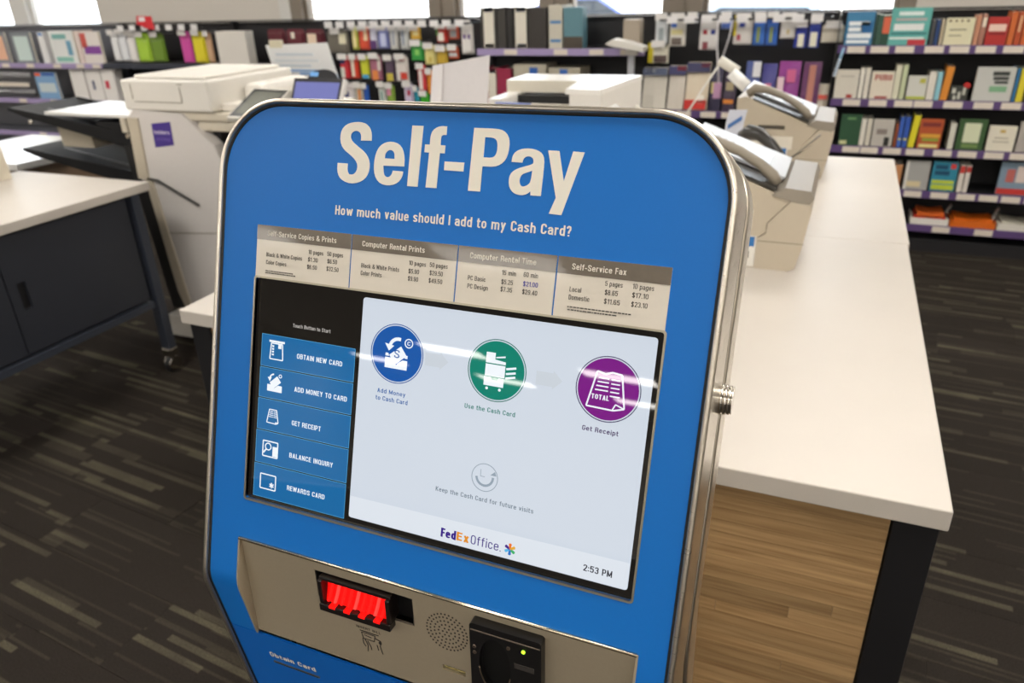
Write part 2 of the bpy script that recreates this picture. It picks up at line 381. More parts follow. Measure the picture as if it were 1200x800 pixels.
# outside: the car park
structure('ground', MB().box(-45, 35, Y1+.5, 90, -.3, -.15), mat('#cfccc6', .9, grain=.1, gs=.6))
def car(loc, rz, col, label):
    t = thing('parked_car', (0, 0, 0), label, 'car', 'cars in the car park beyond the windows')
    prof = [(-2.2, .3), (2.2, .3), (2.25, .6), (2.1, .82), (1.2, .95), (.45, 1.42), (-.9, 1.45), (-1.8, 1.0), (-2.2, .92)]
    b = MB(); f = lambda p, a: Vector((p[0], a, p[1]))
    sh = [(x, z) for x, z in prof]
    b.rings([[Vector((x, a*(1 if z < 1 else .84), z)) for x, z in sh] for a in (-.88, .88)])
    build('body', b, mat(col, .25, coat=.5), t)
    g = MB(); 
    for s in (-1, 1):
        g.rings([[Vector((x, s*a-(s*.08 if z > 1.1 else 0), z)) for x, z in [(-1.5, .98), (1.05, .98), (.4, 1.36), (-.85, 1.38)]] for a in (.86, .885)])
    build('side_glass', g, mat('#20262c', .1), t)
    for x in (-1.35, 1.4):
        for s in (-1, 1):
            build('wheel', MB().tube([(x, s*.7, .32), (x, s*.9, .32)], .33, 20), mat('#1c1c1c', .7), t)
    t.location = (loc[0], loc[1], -.15); t.rotation_euler = (0, 0, rz); return t
car((-1.1, 13.5), R(4), '#9fb2c8', 'pale silver-blue car outside, seen through the widest right-hand window')
car((-6.9, 22), R(5), '#5a6ab0', 'blue car outside, seen through the window above the black binders')
# ceiling troffers (out of frame; they light the room and show in the glossy screen)
def troffer(x, y):
    t = thing('ceiling_light', (x, y, 3.0), 'recessed rectangular ceiling light with a glowing diffuser', 'ceiling light', 'ceiling lights in rows')
    f = MB().box(x-.62, x+.62, y-.32, y-.30, 2.985, 2.999).box(x-.62, x+.62, y+.30, y+.32, 2.985, 2.999)
    f.box(x-.62, x-.6, y-.30, y+.30, 2.985, 2.999).box(x+.6, x+.62, y-.30, y+.30, 2.985, 2.999)
    build('frame', f, mat('#e6e6e4', .5), t)
    m = bpy.data.materials.get('lamp_diffuser')
    if m is None:
        m = bpy.data.materials.new('lamp_diffuser'); m.use_nodes = True; b = m.node_tree.nodes['Principled BSDF']
        b.inputs['Emission Color'].default_value = (1, .95, .88, 1); b.inputs['Emission Strength'].default_value = LAMP
    build('diffuser', MB().box(x-.6, x+.6, y-.30, y+.30, 2.988, 2.996), m, t); return t
t0 = None
for x in (-8.5, -5.5, -2.6, .4, 3.2):
    for y in (-12.8, -10.05, -7.3, -4.6, -1.9, .8, 3.6):
        if (y == -7.3 and x in (-5.5, -2.6)) or (y == -10.05 and x == -8.5): continue
        if t0 is None: t0 = troffer(x, y)
        else:
            c = copy_tree(t0); c.location = (x, y, 3.0)
# outlines of the painted heading, metres on the panel
HEADING = [
  ([(-0.11142, 0.27358), (-0.11165, 0.27907), (-0.11235, 0.28235), (-0.11357, 0.28525), (-0.11548, 0.28778), (-0.11807, 0.28993), (-0.12124, 0.29141), (-0.12502, 0.29223), (-0.1294, 0.29244), (-0.1344, 0.29204), (-0.1388, 0.29117), (-0.14261, 0.28985), (-0.14587, 0.28783), (-0.14858, 0.2851), (-0.1503, 0.28174), (-0.15101, 0.27774), (-0.15093, 0.27378), (-0.15004, 0.26984), (-0.14839, 0.26648), (-0.14598, 0.26369), (-0.14286, 0.26118), (-0.13904, 0.25896), (-0.13536, 0.25655), (-0.13182, 0.25396), (-0.12923, 0.25133), (-0.12757, 0.24866), (-0.12697, 0.24568), (-0.12743, 0.24241), (-0.12867, 0.2398), (-0.1307, 0.23788), (-0.13302, 0.23695), (-0.13697, 0.23709), (-0.13894, 0.23988), (-0.1396, 0.24269), (-0.13959, 0.24832), (-0.15252, 0.24836), (-0.15249, 0.24215), (-0.15177, 0.23842), (-0.15033, 0.23509), (-0.14813, 0.23241), (-0.14517, 0.2304), (-0.14145, 0.22886), (-0.13697, 0.2278), (-0.13222, 0.22767), (-0.12719, 0.22847), (-0.12275, 0.2299), (-0.11888, 0.23195), (-0.11586, 0.23454), (-0.11368, 0.23767), (-0.11226, 0.24134), (-0.11161, 0.24557), (-0.11186, 0.24955), (-0.11302, 0.25331), (-0.11487, 0.25667), (-0.11739, 0.25965), (-0.12076, 0.26247), (-0.12499, 0.26514), (-0.12916, 0.26775), (-0.13326, 0.27032), (-0.13606, 0.27278), (-0.13754, 0.27511), (-0.13795, 0.27748), (-0.13727, 0.2799), (-0.13567, 0.28169), (-0.13317, 0.28286), (-0.13067, 0.28313), (-0.12818, 0.28251), (-0.12636, 0.28128), (-0.12521, 0.27942), (-0.12467, 0.27718), (-0.12478, 0.27325)], []),
  ([(-0.06949, 0.249), (-0.06968, 0.25584), (-0.07041, 0.26024), (-0.07174, 0.26449), (-0.07368, 0.2679), (-0.07623, 0.27047), (-0.07962, 0.2723), (-0.08385, 0.2734), (-0.08802, 0.27363), (-0.09213, 0.27299), (-0.09592, 0.27159), (-0.09938, 0.26944), (-0.10208, 0.26654), (-0.10403, 0.2629), (-0.10538, 0.25869), (-0.10612, 0.2539), (-0.10636, 0.24913), (-0.10611, 0.24438), (-0.10519, 0.24008), (-0.10359, 0.23623), (-0.10128, 0.23309), (-0.09825, 0.23064), (-0.09445, 0.22909), (-0.0899, 0.22843), (-0.08544, 0.22859), (-0.08106, 0.22959), (-0.07738, 0.23118), (-0.07439, 0.23337), (-0.07227, 0.23598), (-0.07102, 0.239), (-0.0704, 0.24133), (-0.07041, 0.24379), (-0.08286, 0.24403), (-0.08344, 0.24116), (-0.08441, 0.23939), (-0.08594, 0.23776), (-0.08768, 0.23694), (-0.08964, 0.23694), (-0.09138, 0.23761), (-0.09289, 0.23895), (-0.09398, 0.24185), (-0.09496, 0.24856)], [[(-0.09392, 0.25619), (-0.09343, 0.26028), (-0.09243, 0.26245), (-0.09075, 0.26406), (-0.08874, 0.26492), (-0.08638, 0.26503), (-0.08446, 0.26436), (-0.08295, 0.26291), (-0.08206, 0.26066), (-0.08167, 0.2561)]]),
  ([(-0.0634, 0.29107), (-0.05025, 0.29108), (-0.05167, 0.22923), (-0.06419, 0.22913)], []),
  ([(-0.02292, 0.29159), (-0.02289, 0.28299), (-0.02602, 0.28304), (-0.02754, 0.28252), (-0.02849, 0.28146), (-0.02891, 0.27889), (-0.02873, 0.27275), (-0.02321, 0.27254), (-0.02324, 0.26456), (-0.02877, 0.26475), (-0.02944, 0.22927), (-0.04223, 0.22914), (-0.04119, 0.26462), (-0.04681, 0.26481), (-0.04672, 0.27264), (-0.04113, 0.27266), (-0.04113, 0.27918), (-0.0406, 0.28281), (-0.03954, 0.2857), (-0.03764, 0.28805), (-0.03491, 0.28986), (-0.03226, 0.29103), (-0.0297, 0.29157), (-0.02704, 0.29178)], []),
  ([(-0.0225, 0.25661), (-0.00022, 0.25664), (-0.00039, 0.24779), (-0.02247, 0.24791)], []),
  ([(0.00759, 0.29133), (0.02636, 0.29135), (0.03442, 0.29098), (0.03818, 0.29024), (0.0414, 0.28872), (0.04408, 0.28641), (0.04596, 0.28353), (0.04705, 0.28006), (0.04752, 0.27613), (0.04736, 0.27173), (0.0467, 0.26756), (0.04551, 0.26364), (0.04363, 0.26045), (0.04106, 0.25799), (0.03798, 0.2561), (0.0344, 0.25479), (0.02955, 0.25414), (0.02035, 0.25414), (0.02031, 0.22912), (0.00656, 0.22911)], [[(0.0205, 0.28271), (0.02649, 0.28262), (0.02957, 0.2822), (0.03176, 0.2814), (0.03333, 0.27992), (0.03429, 0.27775), (0.03478, 0.27474), (0.03481, 0.27086), (0.03431, 0.26779), (0.03331, 0.26553), (0.03191, 0.26401), (0.03012, 0.26326), (0.02705, 0.26288), (0.02048, 0.26288)]]),
  ([(0.05144, 0.26003), (0.05173, 0.26434), (0.05255, 0.26691), (0.05402, 0.26918), (0.05637, 0.27105), (0.05959, 0.27251), (0.06328, 0.27345), (0.06744, 0.27386), (0.07151, 0.27372), (0.0755, 0.27304), (0.07889, 0.27189), (0.08166, 0.27029), (0.08365, 0.26822), (0.08487, 0.26569), (0.08558, 0.26182), (0.08579, 0.25662), (0.0858, 0.24781), (0.08552, 0.22909), (0.07455, 0.22899), (0.07434, 0.23317), (0.07154, 0.23067), (0.06914, 0.22945), (0.0662, 0.2287), (0.06306, 0.22859), (0.05972, 0.22914), (0.05686, 0.23023), (0.05449, 0.23185), (0.05261, 0.23406), (0.05122, 0.23686), (0.05046, 0.24004), (0.05034, 0.24359), (0.05088, 0.24662), (0.05209, 0.24913), (0.05412, 0.25129), (0.05697, 0.25311), (0.06044, 0.25468), (0.06453, 0.256), (0.06842, 0.25725), (0.07213, 0.25844), (0.07414, 0.25969), (0.07447, 0.26102), (0.07438, 0.26243), (0.07386, 0.26393), (0.07278, 0.26513), (0.07114, 0.26603), (0.06931, 0.26637), (0.06729, 0.26616), (0.06563, 0.26548), (0.06431, 0.26432), (0.06345, 0.2628), (0.06284, 0.25997)], [[(0.07415, 0.25292), (0.07036, 0.25139), (0.06777, 0.25036), (0.06511, 0.24933), (0.06332, 0.24801), (0.0624, 0.24642), (0.06187, 0.24451), (0.06174, 0.24229), (0.06207, 0.24032), (0.06286, 0.2386), (0.064, 0.23752), (0.0655, 0.23706), (0.06741, 0.23729), (0.06972, 0.23821), (0.07156, 0.2396), (0.07292, 0.24144), (0.07374, 0.24501)]]),
  ([(0.08854, 0.27299), (0.09996, 0.27289), (0.10751, 0.24447), (0.11396, 0.27312), (0.12535, 0.27282), (0.10852, 0.21239), (0.09556, 0.21291), (0.10115, 0.22842)], []),
]

# ================================================================ the self-pay kiosk
C0 = Vector((-.343, .599, 1.246)); TP = R(19); TCH = math.atan(.0323/.234)
def ang(s):                         # tilt of the front profile along its arc length s
    def mixr(a, b, t): t = min(1, max(0, t)); t = t*t*(3-2*t); return a+(b-a)*t
    a = mixr(TP, -TCH, (-.250-s)/.035)
    return mixr(a, 0, (-.60-s)/.05)
DS = .0025; _tab = {}
_p = (C0.y, C0.z); _s = 0.0; _tab[0] = _p
for i in range(1, 160): _tab[i] = (C0.y+i*DS*math.sin(TP), C0.z+i*DS*math.cos(TP))
for i in range(-1, -640, -1):
    a = ang((i+.5)*DS); _p = (_p[0]-DS*math.sin(a), _p[1]-DS*math.cos(a)); _tab[i] = _p
def S(x, s, h=0.0):
    i = math.floor(s/DS); f = s/DS-i; a, b = _tab[i], _tab[i+1]; an = ang(s)
    y = a[0]+(b[0]-a[0])*f; z = a[1]+(b[1]-a[1])*f
    return Vector((C0.x+x, y-math.cos(an)*h, z+math.sin(an)*h))
def Dv(s, d):                       # depth direction, level at the foot, square to the panel at the top
    k = min(1, max(0, (s+.36)/.50)); an = TP*k*k*(3-2*k); return Vector((0, math.cos(an), -math.sin(an)))*d
S_FLOOR = -1.278
while S(0, S_FLOOR).z > .004: S_FLOOR -= .002
kiosk = thing('self_pay_kiosk', (C0.x-.02, .62, 0), 'blue-fronted steel self-pay kiosk with a tilted touch screen in the foreground', 'kiosk')
STEEL = brushed('#ddd5c8', .28, (1, 1, 40)); TAN = mat('#ab9e88', .45, metal=.35, grain=.04, gs=300)
BLUE = mat('#0d6cc0', .45, grain=.02, gs=400, spec=.3); DARKGAP = mat('#15120f', .6)
BLACK = mat('#141314', .32); CHROME = mat('#d9d4cc', .12, metal=1)
XL, XR, ST, RC = -.314, .272, .315, .085
def outline(inset=0.0):
    pts = []; xl, xr, st, r = XL+inset, XR-inset, ST-inset, max(.02, RC-inset)
    ss = [S_FLOOR, -1.0, -.75, -.66, -.64, -.62, -.60, -.58, -.5, -.4, -.3]+[-.29+.005*i for i in range(12)]+[-.2, -.1, 0, .1, .18]
    pts += [(xl, s) for s in ss]
    pts += [(xl+r-r*math.cos(a), st-r+r*math.sin(a)) for a in [PI/2*k/14 for k in range(15)]]
    pts += [(xr-r+r*math.sin(a), st-r+r*math.cos(a)) for a in [PI/2*k/14 for k in range(15)]]
    pts += [(xr, s) for s in reversed(ss)]
    return pts
def sweep(mb, prof, smooth=True):   # prof: list of (inset, h) ; h>0 towards the viewer
    rs = []
    for ins, h in prof:
        rs.append([(S(x, s, h) if h >= 0 else S(x, s)+Dv(s, -h)) for x, s in outline(ins)])
    n = len(rs[0]); vs = [v for r in rs for v in r]; fs = []
    for i in range(len(rs)-1):
        for j in range(n-1): fs.append((i*n+j, i*n+j+1, (i+1)*n+j+1, (i+1)*n+j))
    return mb.add(vs, fs, smooth)
fs_ = sweep(MB(), [(.0062, .0), (.0060, .0030), (.0052, .0044), (.0034, .0050), (.0015, .0046), (.0004, .0030), (0, .0010)])
sweep(fs_, [(0, .0010), (0, -.02), (0, -.05), (0, -.080)]); sweep(fs_, [(0, -.080), (.004, -.080)])
build('front_shell', fs_, STEEL, kiosk)
build('seam', sweep(MB(), [(.0006, -.079), (.0006, -.092)]), DARKGAP, kiosk)
bk = sweep(MB(), [(.004, -.0900), (-.0004, -.0900), (0, -.12), (0, -.165), (.002, -.182), (.010, -.197), (.022, -.206), (.04, -.21)])
o_ = outline(.04); bk.add([S(x, s)+Dv(s, .21) for x, s in o_], [tuple(range(len(o_)))])
build('rear_shell', bk, STEEL, kiosk)
build('gasket', sweep(MB(), [(.0088, -.002), (.0088, .0012), (.0060, .0012)]), DARKGAP, kiosk)

def plate(outer, holes, fn, h0, h1, name, m, parent):
    """flat sheet with holes, edges given depth, mapped by fn(x, y, h)"""
    cu = bpy.data.curves.new('t', 'CURVE'); cu.dimensions = '2D'; cu.fill_mode = 'BOTH'; cu.extrude = .5
    for poly in [outer]+list(holes):
        sp = cu.splines.new('POLY'); sp.points.add(len(poly)-1); sp.use_cyclic_u = True
        for p, q in zip(sp.points, poly): p.co = (q[0], q[1], 0, 1)
    o = bpy.data.objects.new('t', cu); COL.objects.link(o)
    dg = bpy.context.evaluated_depsgraph_get(); dg.update()
    me = bpy.data.meshes.new_from_object(o.evaluated_get(dg)); bpy.data.objects.remove(o)
    T = W[parent.name].inverted()
    for v in me.vertices: v.co = T @ fn(v.co.x, v.co.y, h1 if v.co.z > 0 else h0)
    me.update(); return link(name, me, m, parent)
def rect(x0, y0, x1, y1, r=0.0, n=5):
    if r <= 0: return [(x0, y0), (x1, y0), (x1, y1), (x0, y1)]
    p = []
    for cx, cy, a0 in ((x1-r, y1-r, 0), (x0+r, y1-r, 90), (x0+r, y0+r, 180), (x1-r, y0+r, 270)):
        p += [(cx+r*math.cos(R(a0+90*k/n)), cy+r*math.sin(R(a0+90*k/n))) for k in range(n+1)]
    return p
def circle(cx, cy, r, n=40, ry=None): return [(cx+r*math.cos(2*PI*k/n), cy+(ry or r)*math.sin(2*PI*k/n)) for k in range(n)]
# blue upper face
ui = [p for p in outline(.0089) if p[1] > -.24]
face = [(XL+.0089, -.24)]+ui+[(XR-.0089, -.24), (.2355, -.24), (.2355, -.2075), (-.2625, -.2075), (-.2625, -.24)]
SX0, SX1, SU0, SU1 = -.2555, .2215, -.1545, .1127
plate(face, [rect(SX0, SU0, SX1, SU1, .003)], S, -.004, 0, 'blue_panel', BLUE, kiosk)
def strip(x0, x1, s0, s1, name, m, parent, h=0.0, n=26):
    mb = MB(); rows = []
    for k in range(n+1):
        s = s0+(s1-s0)*k/n; rows.append([S(x0, s, h), S(x1, s, h), S(x1, s, h-.003), S(x0, s, h-.003)])
    return build(name, mb.rings(rows), m, parent)
strip(XL+.0089, -.2625, -.24, -.3615, 'blue_side_strip', BLUE, kiosk)
strip(.2355, XR-.0089, -.24, -.3615, 'blue_side_strip', BLUE, kiosk)
door = strip(XL+.0089, XR-.0089, -.3632, S_FLOOR+.06, 'lower_door', mat('#0a62ba', .45, spec=.3), kiosk, n=60)  # panel blue made darker: shade of the downward-facing slope put into the colour
strip(XL+.0089, XR-.0089, S_FLOOR+.001, S_FLOOR+.058, 'kick_plate', DARKGAP, kiosk, h=-.012, n=3)
# ---- lettering on the blue panel
CREAM = mat('#e6e0d2', .5); 
for poly_, holes_ in HEADING: plate(poly_, holes_, S, .0001, .0006, 'heading_letter', CREAM, kiosk)
lettering('How much value should I add to my Cash Card?', S, -.1518, .1205, .1928, .2030, .0005, CREAM, kiosk, bold=.018, name='question_lettering')
# ---- price cards
CARDM = mat('#d9d1c3', .4, coat=.2); HEADM = mat('#6a6053', .35, coat=.3, grain=.15, gs=90); INK = mat('#4b4640', .6)
CT, CB, HB = .1735, .1137, .1570
cards = [(-.2560, -.1284, 'Self-Service Copies & Prints', -.2410, -.1470,
          [('10 pages', -.1834, -.1635, .1468), ('50 pages', -.1583, -.1374, .1472), ('Black & White Copies', -.2417, -.1917, .1384), ('Color Copies', -.2414, -.2129, .1296),
           ('$1.30', -.1836, -.1703, .1384), ('$6.50', -.1843, -.1710, .1300), ('$6.50', -.1575, -.1447, .1390), ('$32.50', -.1581, -.1422, .1307)],
          [(-.2419, -.2033, .1212), (-.2418, -.1980, .1189)]),
         (-.1268, .0008, 'Computer Rental Prints', -.1134, -.0367,
          [('10 pages', -.0545, -.0341, .1478), ('50 pages', -.0297, -.0086, .1483), ('Black & White Prints', -.1133, -.0657, .1390), ('Color Prints', -.1133, -.0868, .1309),
           ('$5.90', -.0544, -.0417, .1391), ('$9.90', -.0544, -.0421, .1312), ('$29.50', -.0291, -.0136, .1399), ('$49.50', -.0295, -.0135, .1318)], []),
         (.0024, .1090, 'Computer Rental Time', .0158, .0882,
          [('15 min', .0525, .0678, .1490), ('60 min', .0760, .0913, .1495), ('PC Basic', .0154, .0353, .1397), ('PC Design', .0156, .0388, .1313),
           ('$5.25', .0528, .0654, .1397), ('$7.35', .0527, .0652, .1322), ('$21.00', .0764, .0921, .1403), ('$29.40', .0762, .0922, .1323)], []),
         (.1106, .2215, 'Self-Service Fax', .1254, .1792,
          [('5 pages', .1598, .1769, .1500), ('10 pages', .1866, .2070, .1503), ('Local', .1251, .1369, .1406), ('Domestic', .1250, .1461, .1328),
           ('$8.65', .1604, .1731, .1415), ('$11.65', .1605, .1761, .1330), ('$17.10', .1870, .2026, .1420), ('$23.10', .1871, .2027, .1333)],
          [(.1246, .1882, .1248), (.1249, .1755, .1220)])]
for x0, x1, title, ta, tb, rows, fine in cards:
    c = plate(rect(x0, CB, x1, CT, .001), [], S, .0001, .0008, 'price_card', CARDM, kiosk)
    plate(rect(x0, HB, x1, CT, .0006), [], S, .0009, .0012, 'card_header', HEADM, c)
    lettering(title, S, ta, tb, .1618, .1677, .0015, CREAM, c, bold=.006)
    for s_, a, b, base in rows: lettering(s_, S, a, b, base-.0003, base+.0045, .0011, mat('#3c3aa0', .6) if s_ == '$21.00' else INK, c, bold=.004)
    for a, b, base in fine:
        fl_ = MB(); q = a; rr = random.Random(int(a*1e4))
        while q < b-.001:
            w_ = rr.uniform(.0012, .0042); w_ = min(w_, b-q)
            fl_.rings([[S(q, base, .0010), S(q+w_, base, .0010), S(q+w_, base+.0012, .0010), S(q, base+.0012, .0010)], [S(q, base, .0012), S(q+w_, base, .0012), S(q+w_, base+.0012, .0012), S(q, base+.0012, .0012)]])
            q += w_+.0007
        build('fine_print', fl_, INK, c)
# ---- the touch screen
def lip(o, i, fn, h0, h1, name, m, parent):
    return plate(rect(*o, .004), [rect(*i, .003)], fn, h0, h1, name, m, parent)
lip((SX0-.0022, SU0-.0022, SX1+.0022, SU1+.0022), (SX0, SU0, SX1, SU1), S, -.004, .0009, 'screen_lip', mat('#b9b09c', .3, metal=.9), kiosk)
scr = plate(rect(SX0, SU0, SX1, SU1, .003), [], S, -.012, -.0042, 'touch_screen', screen_mat('#2c2824', .35), kiosk)
HS = -.0040
def S2(x, y, h): return S(x, y, HS+h)
PAGE = screen_mat('#d6dfeb', .86); PAGE2 = screen_mat('#e2e9f2', .88)
plate(rect(-.1105, -.1463, .2158, .1065, .0035), [], S2, 0, .0004, 'page', PAGE, scr)
plate([(-.1100, -.1455), (.2150, -.1455), (.2150, -.118), (-.1100, -.121)], [], S2, .0005, .0006, 'page_footer', PAGE2, scr)
BUT = screen_mat('#1f6ca8', .85); SW = screen_mat('#eef4fa', .95); LINE = screen_mat('#5fb0dc', .9)
bt = [.0485, .0090, -.0285, -.0675, -.1085, -.1510]
blab = [('OBTAIN NEW CARD', -.1945, -.1323, .0255), ('ADD MONEY TO CARD', -.1954, -.1230, -.0135), ('GET RECEIPT', -.1963, -.1555, -.0540), ('BALANCE INQUIRY', -.1973, -.1359, -.0932), ('REWARDS CARD', -.1979, -.1444, -.1333)]
def shape(polys, name, m, parent, fn=None, h0=.0006, h1=.0008):
    """several flat outlines (each outer + holes) joined in one small relief"""
    fn = fn or S2
    mb = MB()
    o = None
    cu_all = []
    for poly, holes in polys:
        cu = bpy.data.curves.new('t', 'CURVE'); cu.dimensions = '2D'; cu.fill_mode = 'BOTH'; cu.extrude = .5
        for pl_ in [poly]+list(holes):
            sp = cu.splines.new('POLY'); sp.points.add(len(pl_)-1); sp.use_cyclic_u = True
            for p, q in zip(sp.points, pl_): p.co = (q[0], q[1], 0, 1)
        o = bpy.data.objects.new('t', cu); COL.objects.link(o); cu_all.append(o)
    dg = bpy.context.evaluated_depsgraph_get(); dg.update()
    for o in cu_all:
        me = bpy.data.meshes.new_from_object(o.evaluated_get(dg)); bpy.data.objects.remove(o)
        mb.add([fn(v.co.x, v.co.y, h1 if v.co.z > 0 else h0) for v in me.vertices], [tuple(p.vertices) for p in me.polygons]); bpy.data.meshes.remove(me)
    return build(name, mb, m, parent)
def seg(p, q, w):
    d = Vector((q[0]-p[0], q[1]-p[1])); L = d.length or 1e-6; n = Vector((-d.y, d.x))/L*w/2
    return [(p[0]+n.x, p[1]+n.y), (p[0]-n.x, p[1]-n.y), (q[0]-n.x, q[1]-n.y), (q[0]+n.x, q[1]+n.y)]
def line(pts, w): return [(seg(a, b, w), []) for a, b in zip(pts, pts[1:])]
def loop(pts, w): return line(list(pts)+[pts[0]], w)
def arc(cx, cy, r, a0, a1, n=10): return [(cx+r*math.cos(R(a0+(a1-a0)*k/n)), cy+r*math.sin(R(a0+(a1-a0)*k/n))) for k in range(n+1)]
def rot(pts, c, a):
    ca, sa = math.cos(a), math.sin(a); return [(c[0]+(x-c[0])*ca-(y-c[1])*sa, c[1]+(x-c[0])*sa+(y-c[1])*ca) for x, y in pts]
def sc_(pts, cx, cy, k): return [(cx+x*k, cy+y*k) for x, y in pts]
def icon_card(cx, cy, k):
    f = lambda P: sc_(P, cx, cy, k)
    return line(f([(-1, .9), (1, .9)]), .22*k)+loop(f([(-.72, .7), (.72, .7), (.85, -1), (-.85, -1)]), .12*k)+[(f([(.2, .2), (.6, .2), (.6, .75), (.2, .75)]), [])]+[(f([(-.6, y), (-.35, y), (-.35, y+.18), (-.6, y+.18)]), []) for y in (-.6, -.3, 0, .3)]
def icon_money(cx, cy, k):
    f = lambda P: sc_(P, cx, cy, k)
    note = rot([(-.55, -.42), (.75, -.42), (.75, .42), (-.55, .42)], (0, 0), R(40))
    P = [(f([(-1, -1), (1, -1), (1, -.25), (.45, -.25), (-.05, -.62), (-.5, -.25), (-1, -.25)]), []), (f(note), [])]
    P += line(f(arc(-.1, .35, .62, 95, 170, 6)), .16*k)+[(f([(-1.0, .55), (-.45, .62), (-.68, .1)]), [])]
    P += [(f(arc(.72, .85, .22, 0, 350, 14)), [f(arc(.72, .85, .14, 350, 0, 12))])]
    return P
def icon_receipt(cx, cy, k, total=False):
    f = lambda P: sc_(P, cx, cy, k)
    P = loop(f([(-.62, .95), (.62, .95), (.95, -.85), (.55, -1), (-1, -.95)]), .13*k)
    for i in range(4):
        y = .68-.26*i
        P += line(f([(-.5-.06*i, y), (.02, y)]), .09*k)+line(f([(.14, y), (.55+.05*i, y)]), .09*k)
    P += line(f([(.95, -.85), (.5, -.75), (.55, -1)]), .09*k)
    return P
def icon_glass(cx, cy, k):
    f = lambda P: sc_(P, cx, cy, k)
    return loop(f([(-1, -.85), (.95, -.85), (.95, .85), (-1, .85)]), .13*k)+loop(f(arc(-.3, .25, .38, 0, 330, 10)), .12*k)+line(f([(-.55, -.05), (-.9, -.5)]), .16*k)+[(f([(.3, -.75), (.92, -.75), (.92, .35), (.3, .35)]), [])]
def icon_star(cx, cy, k):
    f = lambda P: sc_(P, cx, cy, k)
    P = loop(f([(-1, -.8), (1, -.8), (1, .8), (-1, .8)]), .12*k)
    for a in range(6): P += line(f([(.5, -.3), (.5+.3*math.cos(R(a*60+30)), -.3+.3*math.sin(R(a*60+30)))]), .13*k)
    return P
ics = [(icon_card, -.2235, .0305, .0110), (icon_money, -.2238, -.0085, .0105), (icon_receipt, -.2240, -.0490, .0085), (icon_glass, -.2250, -.0893, .0110), (icon_star, -.2262, -.1300, .0112)]
for i in range(5):
    b = plate(rect(-.2455-.0004*i, bt[i+1]+.0009, -.1165-.0001*i, bt[i]-.0009, .0006), [], S2, 0, .0004, 'menu_button', BUT, scr)
    t_, a, c, base = blab[i]
    lettering(t_, S2, a, c, base-.0003, base+.0055, .0007, SW, scr, bold=.012, name='button_lettering')
    fn_, cx, cy, k = ics[i]; shape(fn_(cx, cy, k), 'button_icon', SW, scr)
    shape(loop(rect(-.2455-.0004*i, bt[i+1]+.0009, -.1165-.0001*i, bt[i]-.0009), .0004), 'button_outline', LINE, scr, h0=.0004, h1=.0005)
lettering('Touch Button to Start', S2, -.2027, -.1509, .0606, .0648, .0003, screen_mat('#cfcac4', .8), scr, name='screen_lettering')
cols = {'b': '#1b57a6', 'g': '#15806d', 'p': '#7a1f82'}
for cx, cc in ((-.0636, 'b'), (.0551, 'g'), (.1733, 'p')):
    m1 = screen_mat(cols[cc], .95); cy = .0500
    shape([(circle(cx, cy, .0327, 56), [circle(cx, cy, .0318, 56)])], 'icon_ring', screen_mat({'b': '#1b4f98', 'g': '#1a6f62', 'p': '#3f3660'}[cc], .9), scr)
    plate(circle(cx, cy, .0306, 56), [], S2, .0005, .0008, 'icon_disc', m1, scr)
f = lambda P: sc_(P, -.0636, .0480, .0145)
note = rot([(-.50, -.40), (.72, -.40), (.72, .45), (-.50, .45)], (0.1, .05), R(38))
P = [(f([(-.95, -1), (.95, -1), (.95, -.28), (.55, -.28), (.02, -.72), (-.45, -.2), (-.95, -.2)]), []), (f(note), []), (f([(-.95, -.1), (-.62, -.1), (-.72, .12), (-.95, .12)]), []), (f([(.95, -.12), (.7, -.12), (.8, .12), (.95, .12)]), [])]
P += line(f(arc(.1, .55, .72, 75, 165, 8)), .26*.0145)+[(f([(-1.05, .85), (-.25, .72), (-.68, .3)]), [])]
P += [(f(arc(.98, 1.05, .36, 0, 355, 20)), [f(arc(.98, 1.05, .28, 355, 0, 20))])]
shape(P, 'icon_symbol', SW, scr, h0=.0009, h1=.0011)
lettering('S', S2, -.0665, -.0595, .0455, .0545, .0012, screen_mat('#1b57a6', .9), scr, name='icon_lettering')
lettering('C', S2, -.0515, -.0472, .0610, .0655, .0010, SW, scr, bold=.03, name='icon_lettering')
f = lambda P: sc_(P, .0551, .0495, .0170)
P = [(f([(-.75, .45), (.55, .45), (.55, .62), (-.15, .70), (-.15, 1.1), (-.75, 1.1)]), []), (f([(-.1, .78), (.5, .88), (.5, .98), (-.1, .86)]), []), (f([(-.75, -.35), (.55, -.35), (.55, .38), (-.75, .38)]), []), (f([(-.78, -.95), (.52, -.95), (.52, -.42), (.2, -.42), (.1, -.58), (-.25, -.58), (-.35, -.42), (-.78, -.42)]), [])]
P += [(f(circle(-.55, -1.12, .09, 12)), []), (f(circle(.3, -1.12, .09, 12)), [])]
for y in (.22, -.08, -.34): P += line(f([(.62, y), (1.25, y+.14)]), .0022)
shape(P, 'icon_symbol', SW, scr, h0=.0009, h1=.0011)
f = lambda P: sc_(P, .1733, .0490, .0185)
P = loop(f([(-.66, .95), (-.2, .85), (.15, .98), (.68, .92), (.98, -.85), (.4, -1.02), (-1.08, -.98)]), .0016)
for i in range(4):
    y = .62-.22*i; P += line(f([(-.55-.05*i, y), (.02, y)]), .0013)+line(f([(.14, y-.02), (.62, y-.02)]), .0013)
P += line(f([(.14, -.28), (.68, -.28)]), .0013)+line(f([(.98, -.85), (.5, -.68), (.35, -1.0)]), .0013)
shape(P, 'icon_symbol', SW, scr, h0=.0009, h1=.0011)
lettering('TOTAL', S2, .1575, .1755, .0388, .0438, .0010, SW, scr, bold=.03, name='icon_lettering')
lettering('Add Money', S2, -.0845, -.0487, .0043, .0092, .0007, screen_mat('#1d5aa0', .9), scr, bold=.01, name='screen_lettering')
